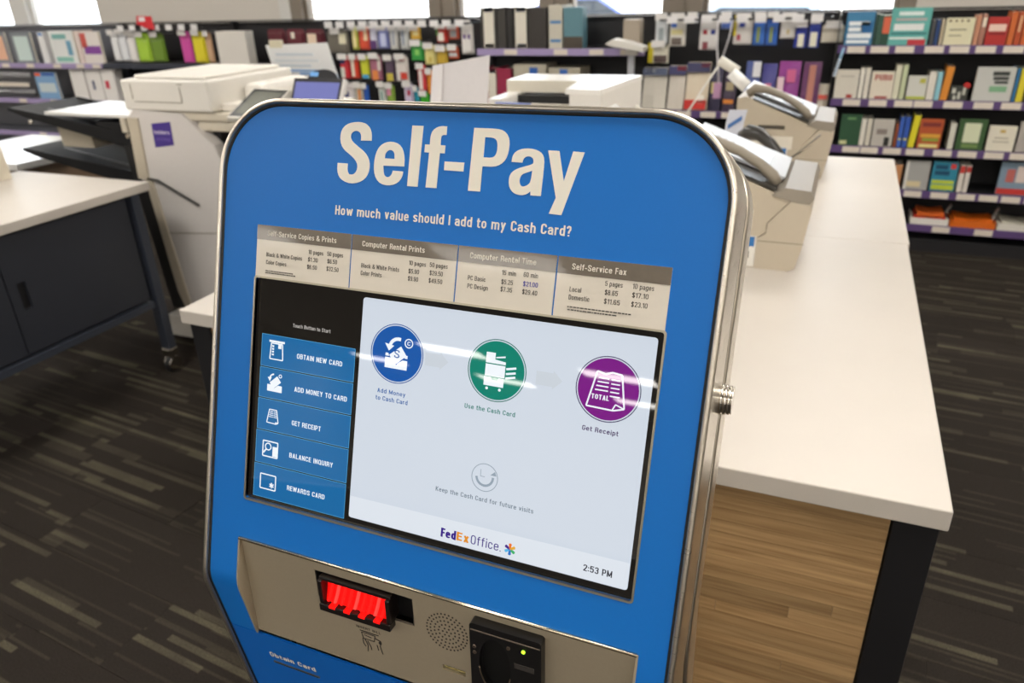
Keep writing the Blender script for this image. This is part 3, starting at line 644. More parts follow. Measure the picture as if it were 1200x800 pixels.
lettering('to Cash Card', S2, -.0860, -.0456, -.0041, .0009, .0007, screen_mat('#1d5aa0', .9), scr, bold=.01, name='screen_lettering')
lettering('Use the Cash Card', S2, .0225, .0800, .0053, .0103, .0007, screen_mat('#1a7a6c', .9), scr, bold=.01, name='screen_lettering')
lettering('Get Receipt', S2, .1518, .1887, .0058, .0108, .0007, screen_mat('#46305e', .9), scr, bold=.014, name='screen_lettering')
GH = screen_mat('#ccd4dd', .9)
for x in (-.0285, .0985): shape([([(x, .057), (x+.018, .057), (x+.018, .0595), (x+.028, .050), (x+.018, .0405), (x+.018, .043), (x, .043)], [])], 'ghost_arrow', GH, scr)
GR = screen_mat('#94a3b2', .9)
shape([(circle(.0529, -.0648, .0152, 40), [circle(.0529, -.0648, .0144, 40)])]+line(arc(.0529, -.0640, .0095, 185, 365, 14), .0026)+[([(.0590, -.0610), (.0660, -.0610), (.0640, -.0565)], [])]+line([(.0480, -.0565), (.0480, -.0640), (.0530, -.0640)], .0006), 'smile_symbol', GR, scr)
lettering('Keep the Cash Card for future visits', S2, -.0029, .1105, -.0912, -.0862, .0007, screen_mat('#6c7c8b', .9), scr, bold=.006, name='screen_lettering')
lettering('Fed', S2, .0078, .0262, -.1408, -.1305, .0009, screen_mat('#3a1f86', .9), scr, bold=.05, name='logo_lettering', spacing=.93)
lettering('Ex', S2, .0264, .0422, -.1402, -.1305, .0009, screen_mat('#e08f2a', .95), scr, bold=.05, name='logo_lettering', spacing=.93)
lettering('Office.', S2, .0438, .0790, -.1402, -.1300, .0009, screen_mat('#4a3a86', .9), scr, bold=-.012, name='logo_lettering')
for k, c in enumerate(('#e8742c', '#e0a83a', '#3fae6a', '#2f6fc0', '#5ab4e6', '#4a2a86')):
    a = R(90-60*k); cx, cy = .0890, -.1352
    shape([([(cx+.0010*math.cos(a+1.57), cy+.0010*math.sin(a+1.57)), (cx+.0010*math.cos(a-1.57), cy+.0010*math.sin(a-1.57)), (cx+.0060*math.cos(a-.28), cy+.0060*math.sin(a-.28)), (cx+.0066*math.cos(a), cy+.0066*math.sin(a)), (cx+.0060*math.cos(a+.28), cy+.0060*math.sin(a+.28))], [])], 'logo_petal', screen_mat(c, .95), scr)
lettering('2:53 PM', S2, .1691, .1992, -.1372, -.1303, .0009, screen_mat('#33343c', .9), scr, bold=.015, name='clock_lettering')
# ---- the steel control panel below, set in behind the bend
A_ = Vector((0, .5325, 1.0500)); B_ = Vector((0, .5262, .9040))
dI = (A_-B_).normalized(); nI = Vector((0, -dI.z, dI.y)); VL = (A_-B_).length
def I(x, v, h=0.0): return Vector((C0.x+x, 0, 0))+A_+dI*v+nI*h
ctl = plate(rect(-.2600, -VL, .2330, 0), [rect(-.1535, -.0560, -.0215, -.0165), rect(.0120, -.1080, .0410, -.1000)], I, -.003, 0, 'control_panel', TAN, kiosk)
build('top_trim', MB().tube([I(-.2610, .0004, .0022), I(.2340, .0004, .0022)], .0022, 8), mat('#d8cdb6', .2, metal=1), kiosk)
for x0, x1 in ((-.2625, -.2600), (.2330, .2355)):
    pr = [S(0, -.2075-.154*k/30, .0012) for k in range(31)]
    poly = [(p.y, p.z) for p in pr]+[(I(0, -VL, -.003).y, I(0, -VL).z), (I(0, 0, -.003).y, I(0, 0).z)]
    build('panel_cheek', MB().prism(poly, C0.x+x0, C0.x+x1, lambda p, a: Vector((a, p[0], p[1]))), TAN, kiosk)
# bill acceptor
def ibox(mb, x0, x1, v0, v1, h0, h1, ch=0):
    M_ = Matrix.Translation(I(0, 0, 0)) @ Matrix((( 1, 0, 0, 0), (0, dI.y, nI.y, 0), (0, dI.z, nI.z, 0), (0, 0, 0, 1)))
    return mb.box(x0, x1, v0, v1, h0, h1, M_, ch)
ba = MB(); ibox(ba, -.1535, -.0215, -.0560, -.0165, -.014, -.010)
ibox(ba, -.1535, -.1515, -.056, -.0165, -.010, -.001); ibox(ba, -.0235, -.0215, -.056, -.0165, -.010, -.001)
bao = build('bill_acceptor', ba, mat('#0b0a0b', .4), kiosk)
mo = MB()
ibox(mo, -.1440, -.0470, -.0640, -.0540, -.002, .012, .001)        # lower lip
ibox(mo, -.1440, -.1385, -.0540, -.0215, -.010, .010, .001); ibox(mo, -.0525, -.0470, -.0540, -.0215, -.010, .010, .001)
ibox(mo, -.1440, -.0470, -.0235, -.0185, -.010, .006, .001)
build('bill_mouth', mo, mat('#17100f', .3), bao)
rb = MB(); rb.rings([[I(x, v, h) for x in (-.1383, -.0527) for h in ((hh, hh-.003) if x < -.1 else (hh-.003, hh))] for v, hh in ((-.0238, -.0045), (-.0440, .0015), (-.0535, .0045))])
build('red_lens', rb, mat('#d80e0c', .12, emit=.75, grain=.35, gs=260), bao)
for k in range(9):
    x = -.1355+.0092*k
    rb = MB()
    rb.rings([[I(x+dx+sl, v, h) for dx, h in ((0, h1-.003), (.0012, h1), (.0040, h1), (.0052, h1-.003))] for v, h1, sl in ((-.0245, -.0025, .003), (-.0430, .0032, 0), (-.0528, .0062, -.0022))])
    build('glowing_rib', rb, mat('#ff3a34' if k % 3 == 1 else '#f41612', .12, emit=1.25), bao)
for k in range(4):
    x = -.1300+.0205*k
    ib = MB(); ibox(ib, x, x+.0085, -.0562, -.0536, .004, .0123); build('lip_notch', ib, mat('#f4120e', .2, emit=1.0), bao)
lettering('INSERT BILL', I, -.1030, -.0690, -.0858, -.0820, .0003, mat('#2a2420', .6), ctl, bold=.02)
HS_ = -.0045
P = line([(-.0985, -.0845), (-.0725, -.0845)], .0012)+loop([(-.0965, -.0870), (-.0775, -.0870), (-.0795, -.0960), (-.0945, -.0960)], .0010)+line([(-.0955, -.0960), (-.0950, -.1040), (-.0920, -.1080)], .0012)+line([(-.0925, -.0965), (-.0890, -.1050), (-.0900, -.1150)], .0012)+line([(-.0890, -.0980), (-.0850, -.1060), (-.0845, -.1110)], .0010)+line([(-.0790, -.0900), (-.0700, -.0930), (-.0715, -.1010), (-.0690, -.1120)], .0012)+line([(-.0760, -.1000), (-.0745, -.1080)], .0011)+[(circle(-.0712, -.0955, .0022, 10), [])]+line([(-.0930, -.0900), (-.0830, -.0915)], .0009)
shape(P, 'hand_symbol', mat('#2a2420', .6), ctl, fn=lambda x, v, h: I(x, v+HS_, h), h0=.0001, h1=.0004)
# speaker grille
g = []
for ring, cnt in ((0, 1), (.0052, 6), (.0104, 13), (.0156, 20), (.0208, 27), (.0252, 33)):
    for k in range(cnt):
        a = 2*PI*(k+.5*(ring > .01))/cnt; g.append((circle(.0203+ring*math.cos(a), -.0495+ring*math.sin(a), .00115, 8), []))
tag(shape(g, 'speaker_grille', mat('#2b2018', .7), ctl, fn=I, h0=.0001, h1=.0003), kind='stuff')
lt = MB(); ibox(lt, .0130, .0400, -.1075, -.1005, -.008, -.003); build('coin_latch', lt, mat('#c8c090', .25, metal=.9), ctl)
# card reader
cr_ = plate(rect(.0545, -.1385, .1370, -.0125, .004), [circle(.0835, -.0640, .0185, 36, ry=.0370)], I, .0, .0115, 'card_reader', BLACK, kiosk)
rb = MB(); ibox(rb, .0560, .1355, -.137, -.014, .0002, .0030); build('reader_well', rb, mat('#050505', .5), cr_)
rb = MB(); ibox(rb, .0560, .1355, -.0215, -.0200, .0115, .0125, .0003); build('reader_ridge', rb, mat('#6a5f55', .3), cr_)
build('well_rim', MB().tube([I(.0835+.0187*math.cos(R(a)), -.0640+.0372*math.sin(R(a)), .0118) for a in range(190, 345, 8)], .0008, 6), mat('#6e6052', .3, metal=.6), cr_)
for x, v, c, e in ((.1172, -.0305, '#a8e030', 2.0), ):
    build('status_light', MB().tube([I(x, v, .011), I(x, v, .0128)], .0021, 12), mat(c, .3, emit=e), cr_)
for x, v in ((.0600, -.0440), (.1000, -.0320), (.0600, -.0520)):
    build('screw', MB().tube([I(x, v, .011), I(x, v, .0126)], .0022, 10), mat('#8a7a6c', .3, metal=.9), cr_)
rb = MB(); ibox(rb, .1065, .1290, -.0570, -.0500, .0112, .0120, .0003); build('reader_plate', rb, mat('#3a3634', .35), cr_)
# chin slot
def CH(x, v, h=0): return S(x, v, h)
lettering('Obtain Card', S, -.2550, -.1815, -.4080, -.3985, .0006, CREAM, door, bold=.022)
shape(line([(-.2525, -.4190), (-.1790, -.4190)], .0032), 'card_slot', mat('#8d8672', .35, metal=.8), door, fn=S, h0=.0002, h1=.0012)
shape(line([(-.2505, -.4190), (-.1810, -.4190)], .0012), 'slot_opening', mat('#120f0c', .6), door, fn=S, h0=.0012, h1=.0014)
# side lock
lk = MB(); p0 = S(XR, .040)+Dv(0, .0800)
for a, b, r in ((0, .0028, .0155), (.0028, .0038, .0140), (.0038, .0068, .0155), (.0068, .0077, .0138), (.0077, .0105, .0150), (.0105, .0112, .0136), (.0112, .0125, .0143)):
    lk.tube([p0+Vector((a, 0, 0)), p0+Vector((b, 0, 0))], r, 28)
build('side_lock', lk, CHROME, kiosk)

# ================================================================ counters
TOPM = mat('#c8c1b8', .42, grain=.015, gs=8); BLK = mat('#17171a', .45); STAVE = stave_mat()
def counter(loc, x0, x1, y0, y1, label, wood=True, legs='both'):
    t = thing('counter', loc, label, 'counter', None)
    build('countertop', MB().box(x0, x1, y0, y1, .872, .91, ch=.0025), TOPM, t)
    for lx0, lx1, on in ((x0+.02, x0+.085, legs in ('both', 'left')), (x1-.075, x1-.010, legs in ('both', 'right'))):
        if not on: continue
        build('leg', MB().box(lx0, lx1, y0+.008, y0+.07, .012, .8715, ch=.002), BLK, t)
        build('leg', MB().box(lx0, lx1, y1-.07, y1-.008, .012, .8715, ch=.002), BLK, t)
        for yy in (y0+.039, y1-.039): build('foot', MB().cyl(((lx0+lx1)/2, yy), .018, 0, .0118, 12), mat('#2a2a2a', .5), t)
    bx0 = x0+(.087 if legs in ('both', 'left') else .004); bx1 = x1-(.077 if legs in ('both', 'right') else .004)
    build('carcass', MB().box(bx0, bx1, y0+.022, y1-.022, .06, .870), mat('#5a4a38', .6), t)
    if wood:
        r = random.Random(int(abs(x0)*100)); z = .870; h = .0262
        while z > .08:
            q = bx0+.0005; 
            brk = []
            a = bx0+r.uniform(.05, .5)
            while a < bx1-.04: brk.append(a); a += r.uniform(.22, .75)
            for e in brk+[bx1-.0005]:
                build('wood_stave', MB().box(q, e-.0006, y0+.0125, y0+.0215, z-h+.0006, z), STAVE, t); q = e
            z -= h
    build('side_panel', MB().box(bx1, bx1+.004, y0+.07, y1-.07, .10, .870), BLK, t)
    return t
counter((-.2, 1.76, 0), -.645, .244, 1.087, 2.4345, 'white-topped counter with wood-stave end panel and black corner leg, right of the kiosk')
counter((-.2, 3.05, 0), -.645, .250, 2.4375, 3.672, 'far white counter carrying the rear fax machine, beyond the seam', wood=False)
counter((-1.08, 2.4, 0), -1.522, -.648, 1.316, 3.60, 'white-topped counter whose black-legged corner shows just left of the kiosk')

# ================================================================ charcoal cabinet on the left
CHAR = mat('#2b2e36', .45); CHAR2 = mat('#343944', .42)
t = thing('storage_cabinet', (-3.2, 1.5, 0), 'charcoal two-door cabinet on castors with a white top, left of the kiosk', 'cabinet')
build('countertop', MB().box(-3.63, -2.79, .62, 2.42, .872, .91, ch=.003), TOPM, t)
build('body', MB().box(-3.58, -2.832, .68, 2.30, .385, .868), CHAR, t)
for y0, y1, hy in ((.70, 1.683, 1.605), (1.689, 2.295, 1.745)):
    d = plate(rect(y0, .395, y1, .862, .002), [rect(hy-.018, .565, hy+.018, .675, .004)], lambda a, b, h: Vector((-2.831+h, a, b)), 0, .018, 'door', CHAR, t)
    build('handle_recess', MB().box(-2.8305, -2.828, hy-.0175, hy+.0175, .566, .674), mat('#0c0c0e', .6), d)
for y in (.70, 2.335):
    build('leg', MB().box(-2.845, -2.795, y-.02, y+.022, .126, .8715, ch=.002), CHAR2, t)
    build('leg', MB().box(-3.61, -3.56, y-.02, y+.022, .126, .8715, ch=.002), CHAR2, t)
build('rail', MB().box(-2.842, -2.80, .725, 2.30, .352, .380), CHAR2, t)
for x in (-2.82, -3.585):
    for y in (.70, 2.335):
        c = build('castor', MB().tube([(x-.014, y, .040), (x+.014, y, .040)], .040, 24), mat('#1a1a1c', .4), t)
        hb = MB().box(x-.026, x+.026, y-.024, y+.024, .083, .125, ch=.004).tube([(x-.021, y, .044), (x-.0145, y, .044)], .036, 24).tube([(x+.0145, y, .044), (x+.021, y, .044)], .036, 24)
        build('castor_fork', hb, CHROME, c)

# low table behind it
t = thing('side_table', (-4.5, 3.1, 0), 'white-topped table with a brown apron behind the charcoal cabinet', 'table')
build('tabletop', MB().box(-5.0, -4.15, 2.76, 3.5, .802, .84, ch=.003), mat('#e8e6e2', .25, coat=.3), t)
build('apron', MB().box(-4.96, -4.18, 2.80, 3.46, .60, .8015), mat('#7a6450', .5), t)
for x in (-4.95, -4.24):
    for y in (2.82, 3.39): build('leg', MB().box(x, x+.05, y, y+.05, 0, .599), BLK, t)

BEIGE = mat('#cdc4b2', .42, grain=.01); BEIGE2 = mat('#bdb3a0', .45); OFFW = mat('#dedad2', .38); LINEM = mat('#8d8574', .6)
# machine at the far left edge
t = thing('label_printer', (-3.68, 2.14, .91), 'beige machine standing on the cabinet top, cut by the left edge', 'printer')
b = MB(); b.rings([[Vector((x, y, z)) for x, z in ((-3.92, .912), (-3.485, .912), (-3.50, 1.16), (-3.60, 1.20), (-3.92, 1.20))] for y in (2.00, 2.28)])
build('body', b, BEIGE, t)
build('front_slot', MB().box(-3.487, -3.4835, 2.06, 2.22, .955, .962), mat('#4a4438', .5), t)
build('lid_seam', MB().box(-3.4975, -3.4925, 2.003, 2.277, 1.098, 1.101), LINEM, t)

# ================================================================ big copier with sorter
t = thing('copier', (-2.6, 2.95, 0), 'large beige office copier with black output trays and a purple label, left of the kiosk', 'copier')
pf = [(-3.025, 1.155), (-2.985, 1.188), (-2.70, 1.176), (-2.548, 1.045), (-2.525, .985), (-2.532, .90), (-2.60, .60), (-2.615, .155), (-2.925, .155), (-2.965, .30), (-3.00, .80), (-3.045, .87)]
fz = lambda p, a: Vector((p[0], a, p[1]))
fin = build('finisher_panel', MB().prism(pf, 2.60, 2.66, fz), mat('#cfcac6', .4), t)
build('panel_edge', MB().prism([(-3.050, .868), (-3.028, 1.152), (-2.965, 1.150), (-2.985, .868)], 2.592, 2.5995, fz), BEIGE2, fin)
build('panel_edge', MB().prism([(-3.003, .80), (-3.003, .868), (-2.965, .868), (-2.895, .16), (-2.925, .16), (-2.968, .30)], 2.592, 2.5995, fz), BEIGE2, fin)
build('panel_seam', MB().prism([(-2.985, .600), (-2.605, .632), (-2.605, .636), (-2.985, .604)], 2.598, 2.5998, fz), LINEM, fin)
build('black_strip', MB().tube([(-2.985, 2.588, .872), (-2.925, 2.588, .868), (-2.70, 2.588, .765)], .0055, 6), mat('#1c1a18', .5), fin)
LBL = lambda a, b, h: Vector((a, 2.5995-h, b))
lb = plate([(-2.900, 1.020), (-2.783, 1.036), (-2.776, 1.140), (-2.893, 1.128)], [], LBL, 0, .001, 'purple_label', mat('#3b2383', .4), t)
lettering('holders', LBL, -2.885, -2.792, 1.083, 1.100, .0014, mat('#d9cfe8', .5), lb, bold=.04)
lettering('printing', LBL, -2.880, -2.800, 1.055, 1.068, .0014, mat('#7a66b8', .5), lb)
build('rear_body', MB().box(-3.0, -2.56, 2.665, 3.25, .16, 1.10, ch=.008), mat('#232225', .45), t)
build('engine', MB().box(-2.555, -1.70, 2.70, 3.32, .16, 1.06, ch=.01), mat('#1d1c1e', .4), t)
build('engine_front', MB().box(-2.52, -1.75, 2.685, 2.6995, .20, .62, ch=.006), mat('#c4bdb2', .4), t)
for z in (.36, .50): build('paper_drawer', MB().box(-2.50, -1.77, 2.675, 2.6845, z-.12, z, ch=.003), mat('#cfc8bc', .4), t)
build('base', MB().box(-3.10, -1.70, 2.60, 3.25, .035, .150, ch=.006), OFFW, t)
for x in (-3.0, -1.85):
    for y in (2.68, 3.18): build('castor', MB().cyl((x, y), .025, 0, .034, 14), BLK, t)
sc = build('scanner', MB().box(-3.03, -2.52, 2.60, 3.18, 1.185, 1.318, ch=.010), OFFW, t)
sl = MB().box(-2.96, -2.68, 2.5975, 2.5995, 1.222, 1.2255).box(-2.68, -2.677, 2.5975, 2.5995, 1.2255, 1.290).box(-2.97, -2.967, 2.5975, 2.5995, 1.235, 1.300).box(-2.69, -2.66, 2.5975, 2.5995, 1.300, 1.303)
build('scanner_groove', sl, LINEM, sc)
build('scanner_foot', MB().box(-3.01, -2.45, 2.615, 3.17, 1.145, 1.183, ch=.008), BEIGE, sc)
build('scanner_foot', MB().box(-2.64, -2.25, 2.625, 3.16, 1.10, 1.144, ch=.008), BEIGE, sc)
build('document_lid', MB().box(-2.98, -2.56, 2.64, 3.14, 1.3185, 1.334, ch=.006), mat('#e6e2da', .35), t)
fd = build('document_feeder', MB().box(-2.515, -2.40, 2.80, 3.17, 1.185, 1.285, ch=.03), OFFW, t)
build('feeder_tray', MB().rings([[Vector((x, y, z)) for x, z in ((-2.515, 1.185), (-2.26, 1.185), (-2.26, 1.215), (-2.515, 1.215))] for y in (2.66, 3.25)]), mat('#e4dfd6', .4), fd)
build('hinge_arm', MB().box(-2.45, -2.15, 2.80, 3.16, 1.145, 1.184, ch=.006), BEIGE, t)
pn = MB(); Mp = Matrix.Translation((-2.225, 2.585, 1.225)) @ Matrix.Rotation(R(-10), 4, 'Z') @ Matrix.Rotation(R(30), 4, 'X')
pn.box(-.13, .095, -.10, .10, -.012, .012, Mp, .004)
cp = build('control_panel', pn, mat('#d9d5cc', .35), t)
build('panel_frame', MB().box(-.118, .085, -.088, .088, .0121, .0140, Mp), mat('#26282a', .3), cp)
build('panel_screen', MB().box(-.095, .075, -.072, .074, .0141, .0150, Mp), mat('#75776f', .25), cp)
build('panel_mount', MB().box(-2.28, -2.20, 2.60, 2.70, 1.146, 1.186), BEIGE2, t)
# trays (slanted black plates with raised side rails)
def tray(p0, p1, y0, y1, name='output_tray'):
    (xa, za), (xb, zb) = p0, p1
    m = MB(); m.rings([[Vector((x, y, z)) for x, z in ((xa, za), (xb, zb), (xb, zb-.035), (xa+.12, za-.045), (xa, za-.012))] for y in (y0, y1)])
    o = build(name, m, mat('#121316', .5, spec=.3), t)
    for y in (y0-.008, y1):
        build('tray_rail', MB().rings([[Vector((x, yy, z)) for x, z in ((xa+.02, za+.004), (xb, zb+.055), (xb, zb-.03), (xa+.02, za-.010))] for yy in (y, y+.0078)]), mat('#15161a', .4, spec=.3), o)
    build('tray_rib', MB().tube([(xa+.12, (y0+y1)/2-.06, za-.022), (xb-.05, (y0+y1)/2-.06, zb+.012)], .006, 6), mat('#5a5a5e', .3), o)
    return o
tray((-4.02, 1.150), (-3.04, .985), 2.72, 3.12)
tray((-3.97, .948), (-3.04, .800), 2.70, 3.12)
tray((-3.40, 1.10), (-3.04, 1.045), 2.72, 3.02)
build('top_tray', MB().box(-3.72, -3.035, 2.70, 3.1, 1.128, 1.142), mat('#e9e8e4', .3), t)
build('tray_bracket', MB().rings([[Vector((x, y, z)) for x, z in ((-3.78, .95), (-3.55, .95), (-3.56, 1.01), (-3.80, 1.09))] for y in (2.80, 2.95)]), BEIGE2, t)
build('tray_bracket', MB().box(-3.20, -3.165, 2.695, 2.72, 1.06, 1.127), BEIGE, t)
for x, z in ((-3.165, 1.045), (-3.83, 1.09), (-3.17, .83)): build('fixing_screw', MB().tube([(x, 2.685, z), (x, 2.70, z)], .011, 12), CHROME, t)
build('tray_post', MB().rings([[Vector((x, y, z)) for x, z in ((-3.13, .16), (-3.045, .16), (-3.045, 1.0), (-3.20, 1.0))] for y in (2.68, 3.1)]), mat('#141416', .5), t)

# ================================================================ fax machines
FAXB = mat('#b9ae9b', .42, grain=.01); FAXG = mat('#8f877b', .45); FAXL = mat('#c0c2c6', .35)
def fax(loc, label):
    t = thing('fax_machine', (0, 0, 0), label, 'fax machine', 'self-service fax machines on the long counter')
    D = .36; ZK = .84
    f = lambda p, a: Vector((p[0], a, p[1]*ZK))
    side = [(-.36, 0), (-.118, 0), (-.118, .105), (-.098, .125), (-.098, .155), (-.045, .232), (-.10, .262), (-.24, .330), (-.33, .372), (-.36, .365)]
    build('body', MB().prism(side, .004, D, f), FAXB, t)
    fr = [(-.1175, 0), (-.03, 0), (-.012, .012), (.0, .08), (.012, .20), (.005, .225), (-.043, .232), (-.096, .155), (-.096, .122), (-.1175, .105)]
    fo = build('front_block', MB().prism(fr, 0, D+.002, f), FAXB, t)
    build('block_seam', MB().box(-.117, .0035, -.0008, -.0001, .079, .0815), LINEM, fo)
    build('hood', MB().prism([(.005, .226), (.014, .245), (.004, .268), (-.06, .275), (-.094, .250), (-.043, .233)], -.001, D+.004, f), FAXG, t)
    # sloped key deck and dark cradle cut
    build('key_deck', MB().prism([(-.075, .272), (-.34, .388), (-.34, .396), (-.070, .281)], .10, D+.002, f), FAXL, t)
    build('display_window', MB().prism([(-.12, .300), (-.20, .335), (-.20, .338), (-.12, .3035)], .13, .30, f), mat('#2e2d2b', .15), t)
    for i in range(4):
        for j in range(3):
            x = -.235-.022*i; z = .353+.0094*i
            build('key', MB().box(x-.007, x+.007, .15+.03*j, .17+.03*j, z*ZK, z*ZK+.006), mat('#8f9094', .4), t)
    build('cradle', MB().prism([(-.085, .262), (-.30, .356), (-.30, .366), (-.085, .272)], .006, .098, f), mat('#34322f', .35), t)
    # handset: an arched grip with two fuller ends
    pts = [(-.325, .045, .318), (-.30, .045, .340), (-.25, .045, .334), (-.19, .045, .312), (-.135, .045, .281), (-.10, .045, .252), (-.088, .045, .230)]
    build('handset', MB().tube(pts, [.016, .018, .0145, .0135, .014, .0165, .016], 10), mat('#8f8678', .42), t)
    build('status_sheet', MB().box(-.285, -.135, .0015, .0035, .115, .165), mat('#dbd5c8', .7), t)
    build('slot', MB().box(-.27, -.17, .0012, .0036, .192, .206), mat('#4c463d', .5), t)
    lb = build('notice_label', MB().box(-.172, -.1195, .0015, .0035, .004, .092), mat('#dedad2', .6), t)
    build('blue_block', MB().box(-.172, -.124, .0008, .0014, .062, .090), mat('#2a6fb0', .5), lb)
    build('grey_block', MB().box(-.150, -.136, .0008, .0014, .028, .048), mat('#77756e', .5), lb)
    t.location = loc; W[t.name] = Matrix.Translation(loc)
    return t
fx = fax((-.043, 2.085, .91), 'near beige fax machine with side handset, directly right of the kiosk corner')
f2 = copy_tree(fx); f2.location = (-.020, 3.185, .91); f2['label'] = 'rear beige fax machine with blue label, in front of the corner bookshelf'
for c in f2.children:
    if c.name.startswith('notice_label'):
        c.location.z += .03; c.location.x -= .03
# black handset lying across, cable and paper strip between the two machines
h = MB(); h.tube([(-.285, 2.62, 1.172), (-.262, 2.60, 1.190), (-.225, 2.58, 1.188), (-.185, 2.56, 1.160), (-.150, 2.55, 1.120), (-.135, 2.55, 1.085)], [.020, .026, .022, .018, .018, .014], 10)
o = build('desk_telephone_handset', h, mat('#3a3836', .3), None); tag(o, 'dark grey handset with cord standing up between the two fax machines', 'handset')
h = MB(); h.tube([(-.150, 2.55, 1.10), (-.10, 2.57, 1.14), (-.045, 2.6, 1.19)], .0035, 6); h.tube([(-.14, 2.55, 1.09), (-.14, 2.56, 1.0), (-.16, 2.6, .912)], .012, 8)
build('cord', h, mat('#6e675c', .4), o)
ps = MB(); rr_ = []
for k in range(9):
    z = .912+k*.0415; x = -.318+.010*math.sin(k*.8)
    rr_.append([(x-.028, 2.70, z), (x+.030, 2.715, z), (x+.030, 2.7165, z), (x-.028, 2.7015, z)])
o = build('paper_strip', MB().rings(rr_), mat('#d3d7e4', .4), None); tag(o, 'tall curled white paper strip standing left of the rear fax machine', 'paper')
build('blue_mark', MB().rings([[(-.345, 2.6985, 1.180), (-.302, 2.709, 1.210), (-.302, 2.7095, 1.225), (-.345, 2.6995, 1.195)], [(-.345, 2.6975, 1.180), (-.302, 2.708, 1.210), (-.302, 2.7085, 1.225), (-.345, 2.6985, 1.195)]]), mat('#4f7ab8', .5), o)
t = thing('lamp_arm', (-.40, 3.0, .91), 'white jointed tube arm rising left of the rear fax machine', 'lamp arm')
build('base', MB().cyl((-.60, 3.0), .05, .911, .925, 20), mat('#d9d8d4', .4), t)
build('post', MB().tube([(-.60, 3.0, .9255), (-.60, 3.0, 1.12), (-.56, 3.0, 1.15)], .012, 10), mat('#e4e2dd', .3), t)
build('arm', MB().tube([(-.56, 3.0, 1.15), (-.425, 3.0, 1.375)], .004, 12), mat('#e2ded6', .3), t)
build('tube_head', MB().tube([(-.435, 3.0, 1.375), (-.365, 3.0, 1.335)], .018, 14), mat('#d9d5ca', .3), t)
build('joint', MB().tube([(-.385, 2.97, 1.335), (-.325, 2.97, 1.285)], .022, 14), mat('#f0efec', .25), t)
# ================================================================ machines behind the kiosk
t = thing('desktop_scanner', (-.98, 2.85, .91), 'white printer with an open black slot, seen over the top edge of the kiosk', 'printer')
WH = mat('#dedbd5', .35)
build('body', MB().box(-1.22, -.765, 2.62, 3.06, .912, 1.195, ch=.006), WH, t)
build('right_block', MB().rings([[(-.885, 2.61, z), (-.770, 2.61, z), (-.752, 2.85, z), (-.735, 3.05, z), (-.885, 3.05, z)] for z in (1.196, 1.288, 1.294)]), WH, t)
build('left_block', MB().box(-1.215, -1.16, 2.64, 3.04, 1.196, 1.270, ch=.004), WH, t)
build('slot_back', MB().box(-1.159, -.886, 2.80, 3.04, 1.196, 1.262), mat('#141414', .5), t)
build('lid', MB().rings([[Vector((x, y, z)) for x, y in ((-1.225, 2.85), (-.93, 2.85), (-.90, 2.61), (-.770, 2.61), (-.752, 2.85), (-.735, 3.06), (-1.225, 3.06))] for z in (1.2945, 1.312)]), mat('#e9e7e2', .3), t)
build('lid_rim', MB().box(-1.222, -.90, 2.84, 2.849, 1.268, 1.312), mat('#dcd6c6', .4), t)
build('slot_bar', MB().box(-1.155, -.89, 2.70, 2.72, 1.225, 1.245), mat('#d2ccc0', .35), t)
build('blue_part', MB().tube([(-1.165, 2.60, 1.255), (-1.03, 2.60, 1.252)], .011, 10), mat('#6a74a8', .35), t)
build('side_handle', MB().box(-.835, -.825, 2.60, 2.609, 1.205, 1.262), mat('#e9e6e0', .3), t)
t = thing('paper_roll', (-.60, 2.52, .91), 'white paper curls on a small stand at the kiosk top right corner', 'paper roll')
build('stand', MB().cyl((-.60, 2.52), .05, .911, 1.20, 16), WH, t)
build('roll', MB().tube([(-.635, 2.50, 1.255), (-.580, 2.50, 1.215)], .034, 16), mat('#e4e0d4', .5), t)
build('loose_end', MB().rings([[Vector(p) for p in ((-.72, 2.44, 1.265), (-.665, 2.40, 1.245), (-.625, 2.42, 1.268), (-.675, 2.46, 1.288))], [Vector(p) for p in ((-.72, 2.44, 1.267), (-.665, 2.40, 1.247), (-.625, 2.42, 1.270), (-.675, 2.46, 1.290))]]), mat('#f2f1ee', .4), t)
build('curl', MB().tube([(-.56, 2.42, 1.21), (-.52, 2.42, 1.232), (-.49, 2.42, 1.215)], .007, 8), mat('#f0efea', .4), t)
# white folder in a stand
t = thing('folder', (-1.2, 2.42, .91), 'large white folder standing upright in front of the maroon binders', 'folder')
fo_ = [(-1.335, 1.20), (-1.115, 1.20), (-1.092, 1.442), (-1.302, 1.408)]
build('cover', MB().prism(fo_, 2.398, 2.404, fz), mat('#d9d6d8', .5), t)
build('spine_fold', MB().prism([(-1.335, 1.20), (-1.290, 1.20), (-1.262, 1.414), (-1.302, 1.408)], 2.390, 2.3975, fz), mat('#e3e0e2', .5), t)
build('stand', MB().box(-1.30, -1.14, 2.35, 2.46, .912, 1.199, ch=.004), mat('#c9c5bf', .5), t)
